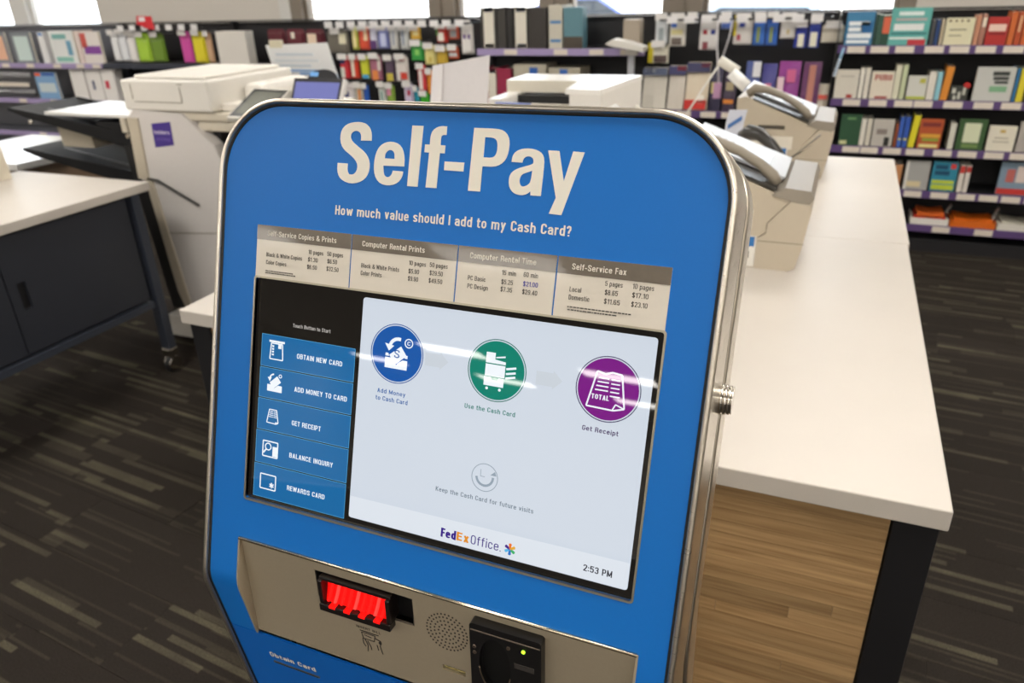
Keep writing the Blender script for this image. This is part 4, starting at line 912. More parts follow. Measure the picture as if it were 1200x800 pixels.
# tablet terminal on a pole and white notice on a pole
def pole_stand(t, x, y, z):
    build('pole', MB().cyl((x, y), .018, .0151, z, 12), mat('#8a8680', .4, metal=.5), t)
    build('base_plate', MB().cyl((x, y), .17, 0, .015, 28), mat('#2b2b2c', .5), t)
t = thing('tablet_terminal', (-1.99, 2.78, 1.0602), 'small tablet with a violet-blue screen, tilted above the kiosk top left', 'tablet')
TZ = Matrix.Translation((-2.055, 2.60, 1.262)) @ Matrix.Rotation(R(-4), 4, 'Z') @ Matrix.Rotation(R(-14), 4, 'Y')
TZ = Matrix.Translation((-1.975, 2.62, 1.262)) @ Matrix.Rotation(R(-3), 4, 'Z') @ Matrix.Rotation(R(62), 4, 'X')
tb_ = build('tablet_body', MB().box(-.125, .125, -.08, .075, -.010, .006, TZ, .004), mat('#2b2a2e', .35), t)
build('edge_trim', MB().box(.1255, .133, -.08, .075, -.010, .007, TZ), mat('#e4e2e0', .3), tb_)
build('tablet_screen', MB().box(-.110, .112, -.072, .058, .0062, .0070, TZ), screen_mat('#7c80bd', .9), tb_)
build('camera_hump', MB().rings([[TZ @ Vector((.02+.075*math.cos(R(a)), .073+.040*math.sin(R(a)), h)) for a in range(0, 181, 15)] for h in (-.010, .004)]), mat('#26272a', .3), tb_)
build('indicator', MB().box(-.045, -.005, .083, .100, .0042, .0055, TZ), screen_mat('#7fb4e8', .9), tb_)
build('stand', MB().tube([(-1.99, 2.78, 1.075), (-1.988, 2.66, 1.245)], .012, 8).box(-2.06, -1.93, 2.74, 2.82, 1.0602, 1.075, ch=.003), mat('#2c2b2e', .4), t)
t = thing('notice_board', (-2.45, 3.55, 0), 'white notice sheet with faint blue print leaning behind the copier feeder', 'notice')
nb = [(-2.720, 1.415), (-2.385, 1.424), (-2.340, 1.285), (-2.66, 1.235)]
NB = lambda p, a: Vector((p[0]*1.0, a, p[1]))
k_ = 3.42/3.2
def np_(x, z): return (x*k_, 1.65+(z-1.65)*k_)
nb = [np_(-2.674, 1.416), np_(-2.306, 1.427), np_(-2.270, 1.283), np_(-2.585, 1.205), np_(-2.632, 1.235)]
s_ = build('sheet', MB().prism(nb, 3.42, 3.424, fz), mat('#e6e7e8', .5), t)
for i, (a, b, z, c) in enumerate(((.06, .30, -.045, '#c9d2da'), (.05, .33, -.075, '#d5dbe0'), (.08, .28, -.10, '#c9d2da'), (.12, .37, -.125, '#8fb0d8'), (.20, .36, -.14, '#7fa4d4'))):
    x0 = nb[0][0]; build('print_line', MB().box(x0+a, x0+b, 3.417, 3.4195, nb[0][1]+z-.006, nb[0][1]+z+.006), mat(c, .6), s_)
build('tab', MB().box(nb[0][0]+.03, nb[0][0]+.11, 3.4195-.004, 3.4195, nb[0][1]-.012, nb[0][1]+.022), mat('#d9d2b8', .5), s_)
pole_stand(t, -2.62, 3.46, 1.34)
# ---- what stands and hangs on the back shelving: kind, label, x0, x1, z0, z1 (metres), colour, printed areas
BOOKS = [
  ('F', 'blue and white large-lettered paperback at the left end of the top bookshelf', -0.037, 0.12, 1.254, 1.435, '#3f7fa8', [('#e9eef0', 0.1, 0.28, 0.85, 0.4), ('#e9eef0', 0.1, 0.45, 0.6, 0.58), ('#1f5f95', 0.55, 0.3, 0.95, 0.6), ('#e9eef0', 0.08, 0.63, 0.95, 0.78), ('#e9eef0', 0.08, 0.83, 0.9, 0.93)]),
  ('S', 'dark green book spine beside the blue paperback on the top shelf', 0.125, 0.144, 1.253, 1.424, '#26453a', []),
  ('S', 'green-grey book spine, second after the blue paperback on the top shelf', 0.144, 0.163, 1.253, 1.419, '#3f6052', []),
  ('S', 'dark green book with an orange-red patch, left of the large teal book', 0.163, 0.21, 1.253, 1.414, '#274a3c', [('#d8694a', 0.1, 0.05, 0.95, 0.6)]),
  ('F', 'large teal book with a red corner standing tallest on the top shelf', 0.207, 0.42, 1.248, 1.453, '#63b0a8', [('#dfe9e6', 0.18, 0.1, 0.8, 0.2), ('#b5a9a8', 0.12, 0.27, 0.9, 0.34), ('#e4e7e4', 0.1, 0.42, 0.85, 0.6), ('#20616b', 0.05, 0.66, 0.95, 0.7), ('#e8eee9', 0.02, 0.78, 0.9, 0.83), ('#c23b42', 0.5, 0.84, 0.95, 0.99)]),
  ('S', 'dark grey thin book right of the large teal book', 0.431, 0.449, 1.248, 1.383, '#4b4c4e', []),
  ('S', 'navy blue thin book right of the large teal book', 0.453, 0.475, 1.248, 1.387, '#27406f', []),
  ('S', 'beige thin book left of the cream book on the top shelf', 0.479, 0.497, 1.248, 1.387, '#b9ac92', []),
  ('F', 'cream book with a row of dark dots across its top', 0.501, 0.649, 1.247, 1.394, '#ddd7b6', [('#6b5a3c', 0.08, 0.06, 0.18, 0.14), ('#6b5a3c', 0.3, 0.06, 0.38, 0.14), ('#6b5a3c', 0.5, 0.06, 0.58, 0.14), ('#6b5a3c', 0.7, 0.06, 0.8, 0.14), ('#8a8468', 0.15, 0.4, 0.75, 0.45), ('#8a8468', 0.15, 0.62, 0.6, 0.66)]),
  ('S', 'pinkish tan book spine left of the red book on the top shelf', 0.656, 0.678, 1.247, 1.407, '#c98f72', []),
  ('S', 'brown and cream book spine touching the red book on the top shelf', 0.682, 0.707, 1.247, 1.411, '#b07a68', [('#e6d8c4', 0.1, 0.1, 0.9, 0.4)]),
  ('F', 'red book with a pale title band facing out on the top shelf', 0.713, 0.819, 1.242, 1.396, '#b32f2a', [('#e8c9b9', 0.08, 0.25, 0.9, 0.5), ('#7e1d20', 0.1, 0.55, 0.9, 0.62)]),
  ('S', 'orange book spine right of the red book, first of three', 0.824, 0.854, 1.242, 1.422, '#cf6a33', []),
  ('S', 'dark orange book spine with a pale stripe, second of three', 0.858, 0.887, 1.242, 1.421, '#b9502a', [('#e0b48a', 0.3, 0.1, 0.7, 0.6)]),
  ('S', 'orange book spine, third of three at the right end of the top shelf', 0.891, 0.924, 1.237, 1.42, '#c86030', []),
  ('F', 'off-white book with a small red dot near its foot, left end of the second shelf', -0.053, 0.084, 0.939, 1.106, '#d8d2c4', [('#b03a32', 0.55, 0.86, 0.8, 0.98), ('#b8b2a4', 0.2, 0.2, 0.8, 0.24)]),
  ('S', 'white book spine, first of two on the second shelf', 0.088, 0.113, 0.94, 1.116, '#e4dfd3', []),
  ('S', 'white book spine, second of two on the second shelf', 0.117, 0.146, 0.941, 1.117, '#dcd6c9', []),
  ('F', 'cream book with a red title reading PURO on the second shelf', 0.153, 0.282, 0.938, 1.098, '#ddd4c2', [('T', 'PURO', '#a5332d', 0.15, 0.1, 0.9, 0.32), ('#a5332d', 0.25, 0.9, 0.8, 0.98)]),
  ('S', 'tall cream book spine right of the red-titled book', 0.283, 0.316, 0.94, 1.137, '#d9d6bd', []),
  ('S', 'tall pale green book spine beside the tall cream spine', 0.321, 0.349, 0.941, 1.138, '#c3cba6', []),
  ('F', 'pale grey book with a lime band along its bottom edge', 0.359, 0.465, 0.942, 1.075, '#cfcfc6', [('#b7c04a', 0.0, 0.86, 1, 0.98), ('#b7b34a', 0.6, 0.1, 0.9, 0.3)]),
  ('S', 'white book spine left of the light blue one on the second shelf', 0.468, 0.509, 0.939, 1.1, '#ddd8cc', []),
  ('S', 'light blue book spine on the second shelf', 0.513, 0.541, 0.94, 1.1, '#8fc3cf', []),
  ('SL', 'orange-yellow book leaning against the light blue spine', 0.542, 0.583, 0.941, 1.129, '#d6882f', []),
  ('F', 'low black and white patterned book on the second shelf', 0.594, 0.688, 0.937, 1.02, '#3e403a', [('#c9c9bb', 0.1, 0.15, 0.3, 0.5), ('#c9c9bb', 0.45, 0.4, 0.6, 0.9), ('#c9c9bb', 0.7, 0.1, 0.85, 0.6), ('#c9c9bb', 0.2, 0.65, 0.35, 0.95)]),
  ('F', 'large light grey book with black and green block lettering', 0.713, 0.911, 0.937, 1.127, '#c6c6c0', [('#3a3f3b', 0.42, 0.12, 0.85, 0.24), ('#3a3f3b', 0.45, 0.27, 0.85, 0.37), ('#3a3f3b', 0.5, 0.4, 0.85, 0.48), ('#7fae86', 0.4, 0.55, 0.85, 0.72)]),
  ('S', 'blue book spine beside the large light grey book', 0.916, 0.933, 0.939, 1.123, '#2f6f9a', []),
  ('S', 'bright yellow book spine beside the blue spine on the second shelf', 0.937, 0.971, 0.94, 1.123, '#e0cf33', []),
  ('F', 'dark green book at the left end of the third shelf', 0.017, 0.142, 0.651, 0.841, '#2c5238', [('#6f9a63', 0.3, 0.1, 0.7, 0.16), ('#cfcf9d', 0.05, 0.85, 0.4, 0.97)]),
  ('S', 'white book spine, first of two right of the dark green book', 0.139, 0.169, 0.648, 0.817, '#ded9cd', []),
  ('S', 'white book spine, second of two right of the dark green book', 0.174, 0.203, 0.65, 0.818, '#d2ccbd', []),
  ('F', 'light grey book with a dark upright figure on its cover', 0.209, 0.33, 0.648, 0.815, '#bcb7ae', [('#2f2f2b', 0.6, 0.65, 0.85, 0.98), ('#8a7f78', 0.2, 0.35, 0.7, 0.55)]),
  ('S', 'brown book spine left of the blue spines on the third shelf', 0.337, 0.356, 0.652, 0.797, '#8a4a2c', []),
  ('S', 'royal blue book spine, left one of the pair on the third shelf', 0.358, 0.382, 0.648, 0.834, '#3b62b8', [('#d9d070', 0.1, 0.7, 0.9, 0.76)]),
  ('S', 'royal blue book spine, right one of the pair on the third shelf', 0.386, 0.415, 0.649, 0.835, '#3157ad', [('#d9d070', 0.1, 0.7, 0.9, 0.76)]),
  ('SL', 'yellow book leaning right on the third shelf', 0.419, 0.456, 0.651, 0.846, '#dfd32c', []),
  ('F', 'orange, brown and green illustrated book on the third shelf', 0.469, 0.599, 0.65, 0.824, '#b4552c', [('#d9a43c', 0.1, 0.5, 0.95, 0.62), ('#8aa13c', 0.2, 0.65, 0.9, 0.75), ('#7e2f2a', 0.1, 0.1, 0.9, 0.25), ('#e3d98f', 0.1, 0.85, 0.9, 0.97)]),
  ('S', 'narrow white book standing alone left of the green book with a pale centre', 0.638, 0.67, 0.65, 0.803, '#d5d2c4', []),
  ('F', 'dark green book with a pale round centre on the third shelf', 0.682, 0.83, 0.65, 0.831, '#3b5a34', [('#d5dab9', 0.2, 0.12, 0.8, 0.75), ('#6f8a4f', 0.2, 0.8, 0.8, 0.93)]),
  ('F', 'cream book with fine centred print on the third shelf', 0.844, 0.988, 0.648, 0.797, '#e2dcc9', [('#c7a95a', 0.4, 0.14, 0.6, 0.26), ('#a8a08c', 0.25, 0.45, 0.75, 0.49), ('#a8a08c', 0.2, 0.6, 0.8, 0.64)]),
  ('F', 'grey book cut by the frame at the right end of the third shelf', 0.999, 1.106, 0.644, 0.826, '#b0a9a1', []),
  ('S', 'orange-tan book spine at the left end of the fourth shelf', 0.381, 0.42, 0.384, 0.541, '#c58a5c', []),
  ('F', 'silver-grey book with a white spine on the fourth shelf', 0.438, 0.576, 0.391, 0.568, '#a9a8a4', [('#d8c9a0', 0.1, 0.7, 0.7, 0.9), ('#e0ddd6', 0.0, 0.0, 0.12, 1)]),
  ('F', 'teal book with lime lettering along its lower half on the fourth shelf', 0.588, 0.728, 0.385, 0.571, '#2f86a0', [('#164a66', 0.1, 0.1, 0.6, 0.25), ('#164a66', 0.1, 0.3, 0.7, 0.45), ('#bccb3b', 0.05, 0.62, 0.95, 0.74), ('#bccb3b', 0.05, 0.78, 0.95, 0.95), ('#c23b3a', 0.7, 0.05, 0.92, 0.22)]),
  ('S', 'white book spine with a red top, left of the fourth shelf gap', 0.739, 0.767, 0.387, 0.56, '#dcd4ca', [('#bb3a33', 0.0, 0.05, 1, 0.3)]),
  ('S', 'white book spine with a red top, at the edge of the fourth shelf gap', 0.772, 0.799, 0.389, 0.557, '#dcd4ca', [('#bb3a33', 0.0, 0.05, 1, 0.25)]),
  ('F', 'grey-blue book with red foot right of the fourth shelf gap', 0.953, 1.129, 0.38, 0.586, '#7e93a5', [('#c2362f', 0.0, 0.8, 1, 0.98), ('#b8635c', 0.2, 0.2, 0.45, 0.6), ('#d9c9c0', 0.5, 0.1, 0.8, 0.6)]),
]
LEFT_ITEMS = [
  ('F', 'grey framed book with a pink print, at the far left edge of the top shelf', -7.803, -7.604, 1.127, 1.385, '#8a8c92', [('#e8b79a', 0.1, 0.12, 0.85, 0.9)]),
  ('F', 'grey framed book with a pale teal print on the left top shelf', -7.519, -7.242, 1.128, 1.382, '#7f858b', [('#cfe0dc', 0.14, 0.12, 0.86, 0.92)]),
  ('S', 'white box spine with a blue tip on the left top shelf', -7.136, -7.054, 1.13, 1.38, '#e6e6e6', [('#4a7fc0', 0.1, 0.02, 0.9, 0.1)]),
  ('F', 'white framed book with teal print on the left top shelf', -6.981, -6.663, 1.131, 1.392, '#e4e6e4', [('#7fb5b0', 0.12, 0.1, 0.7, 0.25), ('#6fa5c0', 0.65, 0.3, 0.85, 0.75), ('#8fc5b8', 0.1, 0.8, 0.8, 0.95)]),
  ('S', 'white and pink book spine beside the white framed book', -6.641, -6.585, 1.132, 1.391, '#e0cfc8', []),
  ('F', 'cream book with red and purple shapes on the left top shelf', -6.576, -6.335, 1.132, 1.382, '#e4dcd6', [('#cc5a50', 0.0, 0.05, 0.3, 0.5), ('#8a4aa0', 0.1, 0.45, 0.98, 0.7)]),
  ('F', 'light blue packet with an orange corner on the lower left shelf', -7.333, -7.044, 0.756, 1.021, '#7fa8d0', [('#e2653a', 0.02, 0.02, 0.3, 0.14), ('#2f55a8', 0.35, 0.02, 0.95, 0.12), ('#c9d5d8', 0.1, 0.4, 0.9, 0.75)]),
  ('X', 'white carton, first of three on the lower left shelf', -6.839, -6.655, 0.766, 1.048, '#e6e2de', []),
  ('X', 'white carton with a blue mark on the lower left shelf', -6.632, -6.44, 0.771, 1.05, '#e4e0dc', [('#3a4a70', 0.35, 0.35, 0.5, 0.65)]),
  ('X', 'white carton with a red mark, third on the lower left shelf', -6.429, -6.263, 0.775, 1.051, '#e6e2de', [('#c8324a', 0.2, 0.35, 0.5, 0.6)]),
  ('X', 'plain white box at the right end of the envelope display', -4.966, -4.646, 1.098, 1.368, '#d9d4cc', []),
]
BINDERS = [
  ('B', 'black binder with a tall white spine label, left end of the binder shelf', -2.487, -2.358, 1.238, 1.505, '#3a3733', [('#dcd6c8', 0.2, 0.02, 0.85, 0.98), ('#2f6fb0', 0.25, 0.02, 0.8, 0.1), ('#2f6fb0', 0.25, 0.88, 0.8, 0.97)]),
  ('B', 'black binder standing second on the binder shelf', -2.352, -2.285, 1.238, 1.503, '#3d3a36', []),
  ('B', 'black binder standing third on the binder shelf', -2.278, -2.232, 1.238, 1.502, '#2c2a29', []),
  ('B', 'black binder with white label left of the window pillar base', -2.225, -2.121, 1.237, 1.501, '#3a3733', [('#dcd6c8', 0.1, 0.02, 0.95, 0.98), ('#2f6fb0', 0.2, 0.02, 0.9, 0.1), ('#2f6fb0', 0.2, 0.88, 0.9, 0.97)]),
  ('B', 'plain black binder right of the second white spine label', -2.114, -1.979, 1.237, 1.498, '#37332f', []),
  ('B', 'beige binder with two blue bands on its label', -1.96, -1.859, 1.237, 1.512, '#c9c4b4', [('#4a7fb5', 0.1, 0.35, 0.9, 0.42), ('#4a7fb5', 0.1, 0.78, 0.9, 0.85)]),
  ('X', 'teal-blue box with a dark lower half on the binder shelf', -1.853, -1.71, 1.237, 1.493, '#5f8792', [('#4a4238', 0.0, 0.7, 1, 1)]),
  ('X', 'small beige box standing on the binder shelf near the sign holder', -1.426, -1.308, 1.236, 1.412, '#a89c8c', []),
  ('B2', 'maroon binder with a white spine label, below the black binders', -2.488, -2.376, 0.835, 1.097, '#8f1f3f', [('#ddd6c8', 0.4, 0.02, 0.98, 0.98), ('#2f6fb0', 0.45, 0.02, 0.95, 0.1), ('#2f6fb0', 0.45, 0.9, 0.95, 0.98)]),
  ('B2', 'plain maroon binder below the black binders', -2.369, -2.259, 0.838, 1.098, '#962445', []),
  ('X2', 'beige file box with a blue square, left one behind the white printer', -2.238, -1.984, 0.862, 1.122, '#b5ae9c', [('#2a5fb0', 0.5, 0.05, 0.75, 0.25)]),
  ('X2', 'beige file box with a blue square, right one behind the white printer', -1.964, -1.726, 0.868, 1.101, '#b0a996', [('#2a5fb0', 0.35, 0.02, 0.6, 0.2)]),
]
PEG_PACKS = [
  ('P', 'yellow-green pen pack on the top peg row', -3.642, -3.586, 1.221, 1.391, '#c9cf5a', [('#e9dca0', 0.2, 0.2, 0.8, 0.9)]),
  ('P', 'red-orange pen pack on the top peg row', -3.578, -3.483, 1.221, 1.39, '#d8543c', [('#efd7b0', 0.55, 0.0, 0.9, 0.6)]),
  ('P', 'white pack with a blue and maroon foot on the top peg row', -3.474, -3.412, 1.228, 1.401, '#d6d6e6', [('#5a3a70', 0.0, 0.65, 1, 1)]),
  ('P', 'lilac-blue pack on the top peg row', -3.405, -3.304, 1.228, 1.388, '#7f86c0', [('#c5cbe8', 0.3, 0.3, 0.8, 0.9)]),
  ('P', 'silver pen pack, left one of the two on the top peg row', -3.297, -3.221, 1.221, 1.387, '#c9c8c4', [('#8a94a8', 0.4, 0.1, 0.6, 0.8)]),
  ('P', 'silver pen pack, right one of the two on the top peg row', -3.206, -3.123, 1.221, 1.386, '#bfc1c0', [('#7a869c', 0.3, 0.1, 0.5, 0.8)]),
  ('P', 'small golden yellow pack at the top of the peg wall', -3.112, -3.022, 1.294, 1.385, '#e0b23c', [('#f0e0a0', 0.3, 0.4, 0.9, 0.7)]),
  ('P', 'red pack with a white disc on the top peg row', -2.884, -2.79, 1.269, 1.394, '#c23a2c', [('#ece6da', 0.15, 0.4, 0.7, 0.9), ('#5a8a3c', 0.0, 0.1, 0.2, 0.6)]),
  ('P', 'orange-brown card pack right of the white disc pack', -2.782, -2.696, 1.293, 1.393, '#c5583a', [('#8f8f8f', 0.2, 0.35, 0.85, 0.85)]),
  ('P', 'long white pack with purple dots hanging beside the binders', -2.678, -2.579, 1.191, 1.409, '#e6e2de', [('#5a2f80', 0.2, 0.38, 0.42, 0.52), ('#5a2f80', 0.58, 0.38, 0.8, 0.52)]),
  ('P', 'red, white and navy pack at the left of the middle peg row', -3.788, -3.69, 1.0, 1.177, '#c9323c', [('#2a3060', 0.1, 0.05, 0.6, 0.35), ('#d0d0c8', 0.1, 0.5, 0.5, 0.95)]),
  ('P', 'red and cream pack, second on the middle peg row', -3.681, -3.608, 1.002, 1.177, '#d8452f', [('#e6dac8', 0.1, 0.1, 0.5, 0.9)]),
  ('P', 'lime yellow highlighter pack on the middle peg row', -3.592, -3.512, 1.003, 1.177, '#cfd43a', [('#3a9ad0', 0.2, 0.82, 0.95, 0.98)]),
  ('P', 'mauve and orange pack on the middle peg row', -3.504, -3.393, 0.991, 1.184, '#a86a7f', [('#e08a4a', 0.2, 0.6, 0.7, 0.98), ('#d8d0c8', 0.7, 0.05, 0.98, 0.6)]),
  ('P', 'dark plum pack with a yellow foot on the middle peg row', -3.363, -3.277, 0.98, 1.171, '#5a4a5c', [('#c8b84a', 0.15, 0.65, 0.85, 0.95)]),
  ('P', 'white pack with red ends on the middle peg row', -3.269, -3.153, 0.988, 1.178, '#dcd6d0', [('#c8402f', 0.4, 0.65, 0.95, 0.92), ('#c23a3a', 0.4, 0.02, 0.8, 0.2)]),
  ('P', 'round green pack right of the middle peg row', -3.117, -3.005, 1.141, 1.276, '#3fa04a', [('#8fd06a', 0.35, 0.4, 0.7, 0.7)]),
  ('P', 'pale yellow pack with rounded top above the white folder', -3.0, -2.904, 1.11, 1.257, '#ddd28a', [('#c8b45a', 0.4, 0.6, 0.7, 0.85)]),
  ('P', 'mustard pack hanging above the white folder', -2.897, -2.802, 1.117, 1.239, '#c9a83c', []),
  ('P', 'small orange and grey pack right of the mustard pack', -2.793, -2.706, 1.154, 1.245, '#c85a3a', [('#c8c8c8', 0.1, 0.5, 0.9, 0.8)]),
  ('P', 'white pack with a navy square at the left of the bottom peg row', -3.81, -3.677, 0.82, 0.968, '#e2dcdc', [('#2a3068', 0.3, 0.45, 0.65, 0.8)]),
  ('P', 'white and orange pack on the bottom peg row', -3.67, -3.595, 0.816, 0.963, '#d8cfc0', [('#d88a4a', 0.4, 0.3, 0.8, 0.98)]),
  ('P', 'narrow blue pack on the bottom peg row', -3.588, -3.539, 0.817, 0.957, '#2f5fb8', []),
  ('P', 'white pack with grey marks on the bottom peg row', -3.449, -3.377, 0.821, 0.972, '#d5d5d0', [('#8fa8a0', 0.3, 0.4, 0.7, 0.9)]),
  ('P', 'green and pink pack on the bottom peg row', -3.37, -3.298, 0.823, 0.961, '#8fae4a', [('#d88aa8', 0.1, 0.1, 0.6, 0.6)]),
  ('P', 'lilac pack with a red mark on the bottom peg row', -3.211, -3.126, 0.82, 0.976, '#d0c4dc', [('#b03050', 0.4, 0.35, 0.75, 0.6)]),
  ('P', 'teal card pack on the bottom peg row', -3.119, -3.073, 0.828, 0.945, '#2f9ab0', []),
  ('P', 'bright green pack next to the white folder', -3.068, -2.991, 0.817, 0.908, '#4ac03a', [('#e0e8d8', 0.1, 0.0, 0.7, 0.3)]),
  ('P', 'red and white pack left of the orange pack', -3.076, -3.0, 0.92, 1.11, '#d4454a', [('#e8e0dc', 0.2, 0.2, 0.6, 0.95)]),
  ('P', 'orange pack partly behind the white folder', -2.996, -2.935, 0.896, 1.073, '#dd8a30', []),
]
CABLE_PACKS = [
  ('P', 'clear blister pack with silver item at the left of the cable wall', -1.221, -1.135, 1.241, 1.432, '#d6dadd', [('#9aa4a8', 0.3, 0.4, 0.7, 0.95)]),
  ('P', 'white blister pack with a blue square and cream discs', -1.123, -1.015, 1.241, 1.431, '#dcd8d0', [('#2f62b8', 0.1, 0.15, 0.45, 0.38), ('#d8cf9a', 0.1, 0.45, 0.85, 0.62), ('#6a5f58', 0.15, 0.72, 0.8, 0.95)]),
  ('P', 'small white card pack high on the cable wall', -1.009, -0.937, 1.383, 1.434, '#dcdce2', []),
  ('P', 'white blister pack with red and blue dots', -0.924, -0.803, 1.219, 1.417, '#dfdcda', [('#b02f3a', 0.2, 0.38, 0.42, 0.52), ('#2a3f98', 0.62, 0.38, 0.85, 0.52), ('#8a4048', 0.2, 0.75, 0.5, 0.98)]),
  ('P', 'small blue and white pack right of the dotted blister pack', -0.792, -0.722, 1.344, 1.431, '#b8c8e8', [('#5a78c8', 0.1, 0.5, 0.9, 0.95)]),
  ('P', 'white blister pack with a yellow hooked top', -0.707, -0.589, 1.25, 1.424, '#dcd8d4', [('#dcc832', 0.0, 0.0, 0.7, 0.16), ('#dcc832', 0.0, 0.1, 0.14, 0.7), ('#2a3f98', 0.3, 0.22, 0.6, 0.4), ('#b04a58', 0.2, 0.65, 0.4, 0.85)]),
  ('P', 'bright blue pack, left one of the pair', -0.584, -0.51, 1.245, 1.428, '#3a72c8', [('#8a9a5a', 0.3, 0.4, 0.6, 0.9)]),
  ('P', 'bright blue pack, right one of the pair', -0.505, -0.432, 1.245, 1.426, '#3468c0', [('#8a9a5a', 0.3, 0.4, 0.6, 0.9)]),
  ('P', 'short white pack between blue packs on the cable wall', -0.419, -0.322, 1.285, 1.42, '#dedad4', [('#c8b88a', 0.4, 0.6, 0.6, 0.8)]),
  ('P', 'navy pack with a white flower shape, left one of the pair', -0.331, -0.255, 1.229, 1.379, '#2a3a9a', [('#e8e4d0', 0.3, 0.45, 0.8, 0.95)]),
  ('P', 'navy pack with a white flower shape, right one of the pair', -0.246, -0.181, 1.229, 1.398, '#2f44a4', [('#e8e4d0', 0.15, 0.45, 0.8, 0.95)]),
  ('P', 'cream pack at the right end of the cable wall', -0.171, -0.043, 1.259, 1.372, '#cfc8b8', [('#e8e8f0', 0.2, 0.0, 0.9, 0.2)]),
  ('P', 'yellow and white pack hanging lower beside the sign holder', -1.261, -1.121, 1.132, 1.263, '#dcd8c8', [('#dccb28', 0.0, 0.0, 0.25, 0.98), ('#dccb28', 0.2, 0.0, 0.8, 0.2), ('#5a4a48', 0.3, 0.6, 0.95, 0.95)]),
]
POUCHES = [
  ('P', 'cream pouch with a blue-grey header behind the kiosk corner', -1.286, -1.12, 0.846, 1.104, '#d6d0c4', [('#5a6480', 0.0, 0.0, 1, 0.18), ('#dfe4ea', 0.1, 0.02, 0.5, 0.12)]),
  ('P', 'cream pouch with a navy header, second behind the kiosk corner', -1.109, -0.993, 0.839, 1.116, '#d4ccc0', [('#3a3a66', 0.0, 0.0, 1, 0.2), ('#b04048', 0.5, 0.0, 1, 0.1)]),
  ('P', 'tan pouch with a red header corner and red foot', -0.988, -0.834, 0.837, 1.139, '#d9cbb4', [('#3a3a60', 0.0, 0.0, 1, 0.2), ('#cc4444', 0.6, 0.0, 1, 0.1), ('#c8281f', 0.0, 0.78, 0.95, 0.98), ('#efe8dc', 0.55, 0.68, 0.85, 0.85)]),
  ('P', 'navy and yellow pouch right of the tan pouch', -0.827, -0.749, 0.835, 1.113, '#2a2444', [('#cfc27a', 0.15, 0.35, 0.85, 0.6)]),
  ('P', 'dark pouch with an orange band behind the near fax arm', -0.737, -0.655, 0.838, 1.098, '#3a2a44', [('#d8822a', 0.1, 0.72, 0.9, 0.82), ('#a89a7a', 0.2, 0.3, 0.8, 0.5)]),
  ('P', 'blue pouch with a white top corner behind the far fax', -0.607, -0.511, 0.939, 1.146, '#4a5a98', [('#e0e0e4', 0.5, 0.0, 1, 0.3)]),
  ('P', 'indigo pouch with a pink mark behind the far fax', -0.504, -0.409, 0.931, 1.131, '#3c3a86', [('#c86a88', 0.3, 0.4, 0.7, 0.7)]),
  ('P', 'magenta pouch with an orange foot behind the far fax', -0.4, -0.265, 0.944, 1.147, '#8a2f86', [('#e0c4cc', 0.0, 0.3, 0.3, 0.95), ('#e08a2c', 0.5, 0.8, 0.95, 0.95), ('#c85a8a', 0.4, 0.15, 0.8, 0.4)]),
  ('P', 'dark magenta pouch with a brown streak behind the far fax', -0.252, -0.14, 0.915, 1.143, '#5e2258', [('#b87868', 0.35, 0.05, 0.7, 0.8)]),
  ('P', 'low cream carton beside the dark magenta pouch', -0.146, -0.08, 0.907, 1.011, '#c9bfae', [('#c84a3a', 0.1, 0.35, 0.9, 0.5)]),
]
ENVELOPES = [
  ('P', 'white envelope pack, leftmost of the three white ones', -6.266, -6.18, 1.127, 1.376, '#e9e9ea', []),
  ('P', 'white envelope pack, middle of the three white ones', -6.168, -6.073, 1.127, 1.382, '#e4e6ea', []),
  ('P', 'white envelope pack, rightmost of the three white ones', -6.065, -5.97, 1.12, 1.374, '#e8e4e2', []),
  ('P', 'lime green envelope pack', -5.962, -5.796, 1.121, 1.359, '#a6cc3f', []),
  ('P', 'olive green envelope pack right of the lime one', -5.786, -5.623, 1.122, 1.357, '#6e8f2c', []),
  ('P', 'bright pink envelope pack beside the yellow one', -5.434, -5.307, 1.109, 1.368, '#cf4fa2', []),
  ('P', 'yellow envelope pack right of the pink one', -5.297, -5.152, 1.11, 1.367, '#e0d22f', []),
  ('P', 'tan envelope pack right of the yellow one', -5.143, -5.077, 1.111, 1.359, '#c9a584', []),
  ('P', 'maroon photo pack, left part of the row behind the white notice', -4.471, -4.288, 1.262, 1.38, '#5c1f2a', [('#e6dcc8', 0.1, 0.7, 0.9, 0.98)]),
  ('P', 'maroon photo pack with a pale corner, middle of the row', -4.279, -4.092, 1.261, 1.378, '#642430', [('#e8dfd0', 0.3, 0.2, 0.5, 0.6)]),
  ('P', 'maroon photo pack with a cream corner, right of the row', -4.083, -3.9, 1.261, 1.376, '#5a1c28', [('#e6d0b8', 0.1, 0.3, 0.6, 0.95)]),
  ('P', 'olive-grey packet with a cream triangle right of the white notice', -3.881, -3.677, 1.196, 1.367, '#6f6a60', [('#e2dcc0', 0.6, 0.15, 0.95, 0.6)]),
]

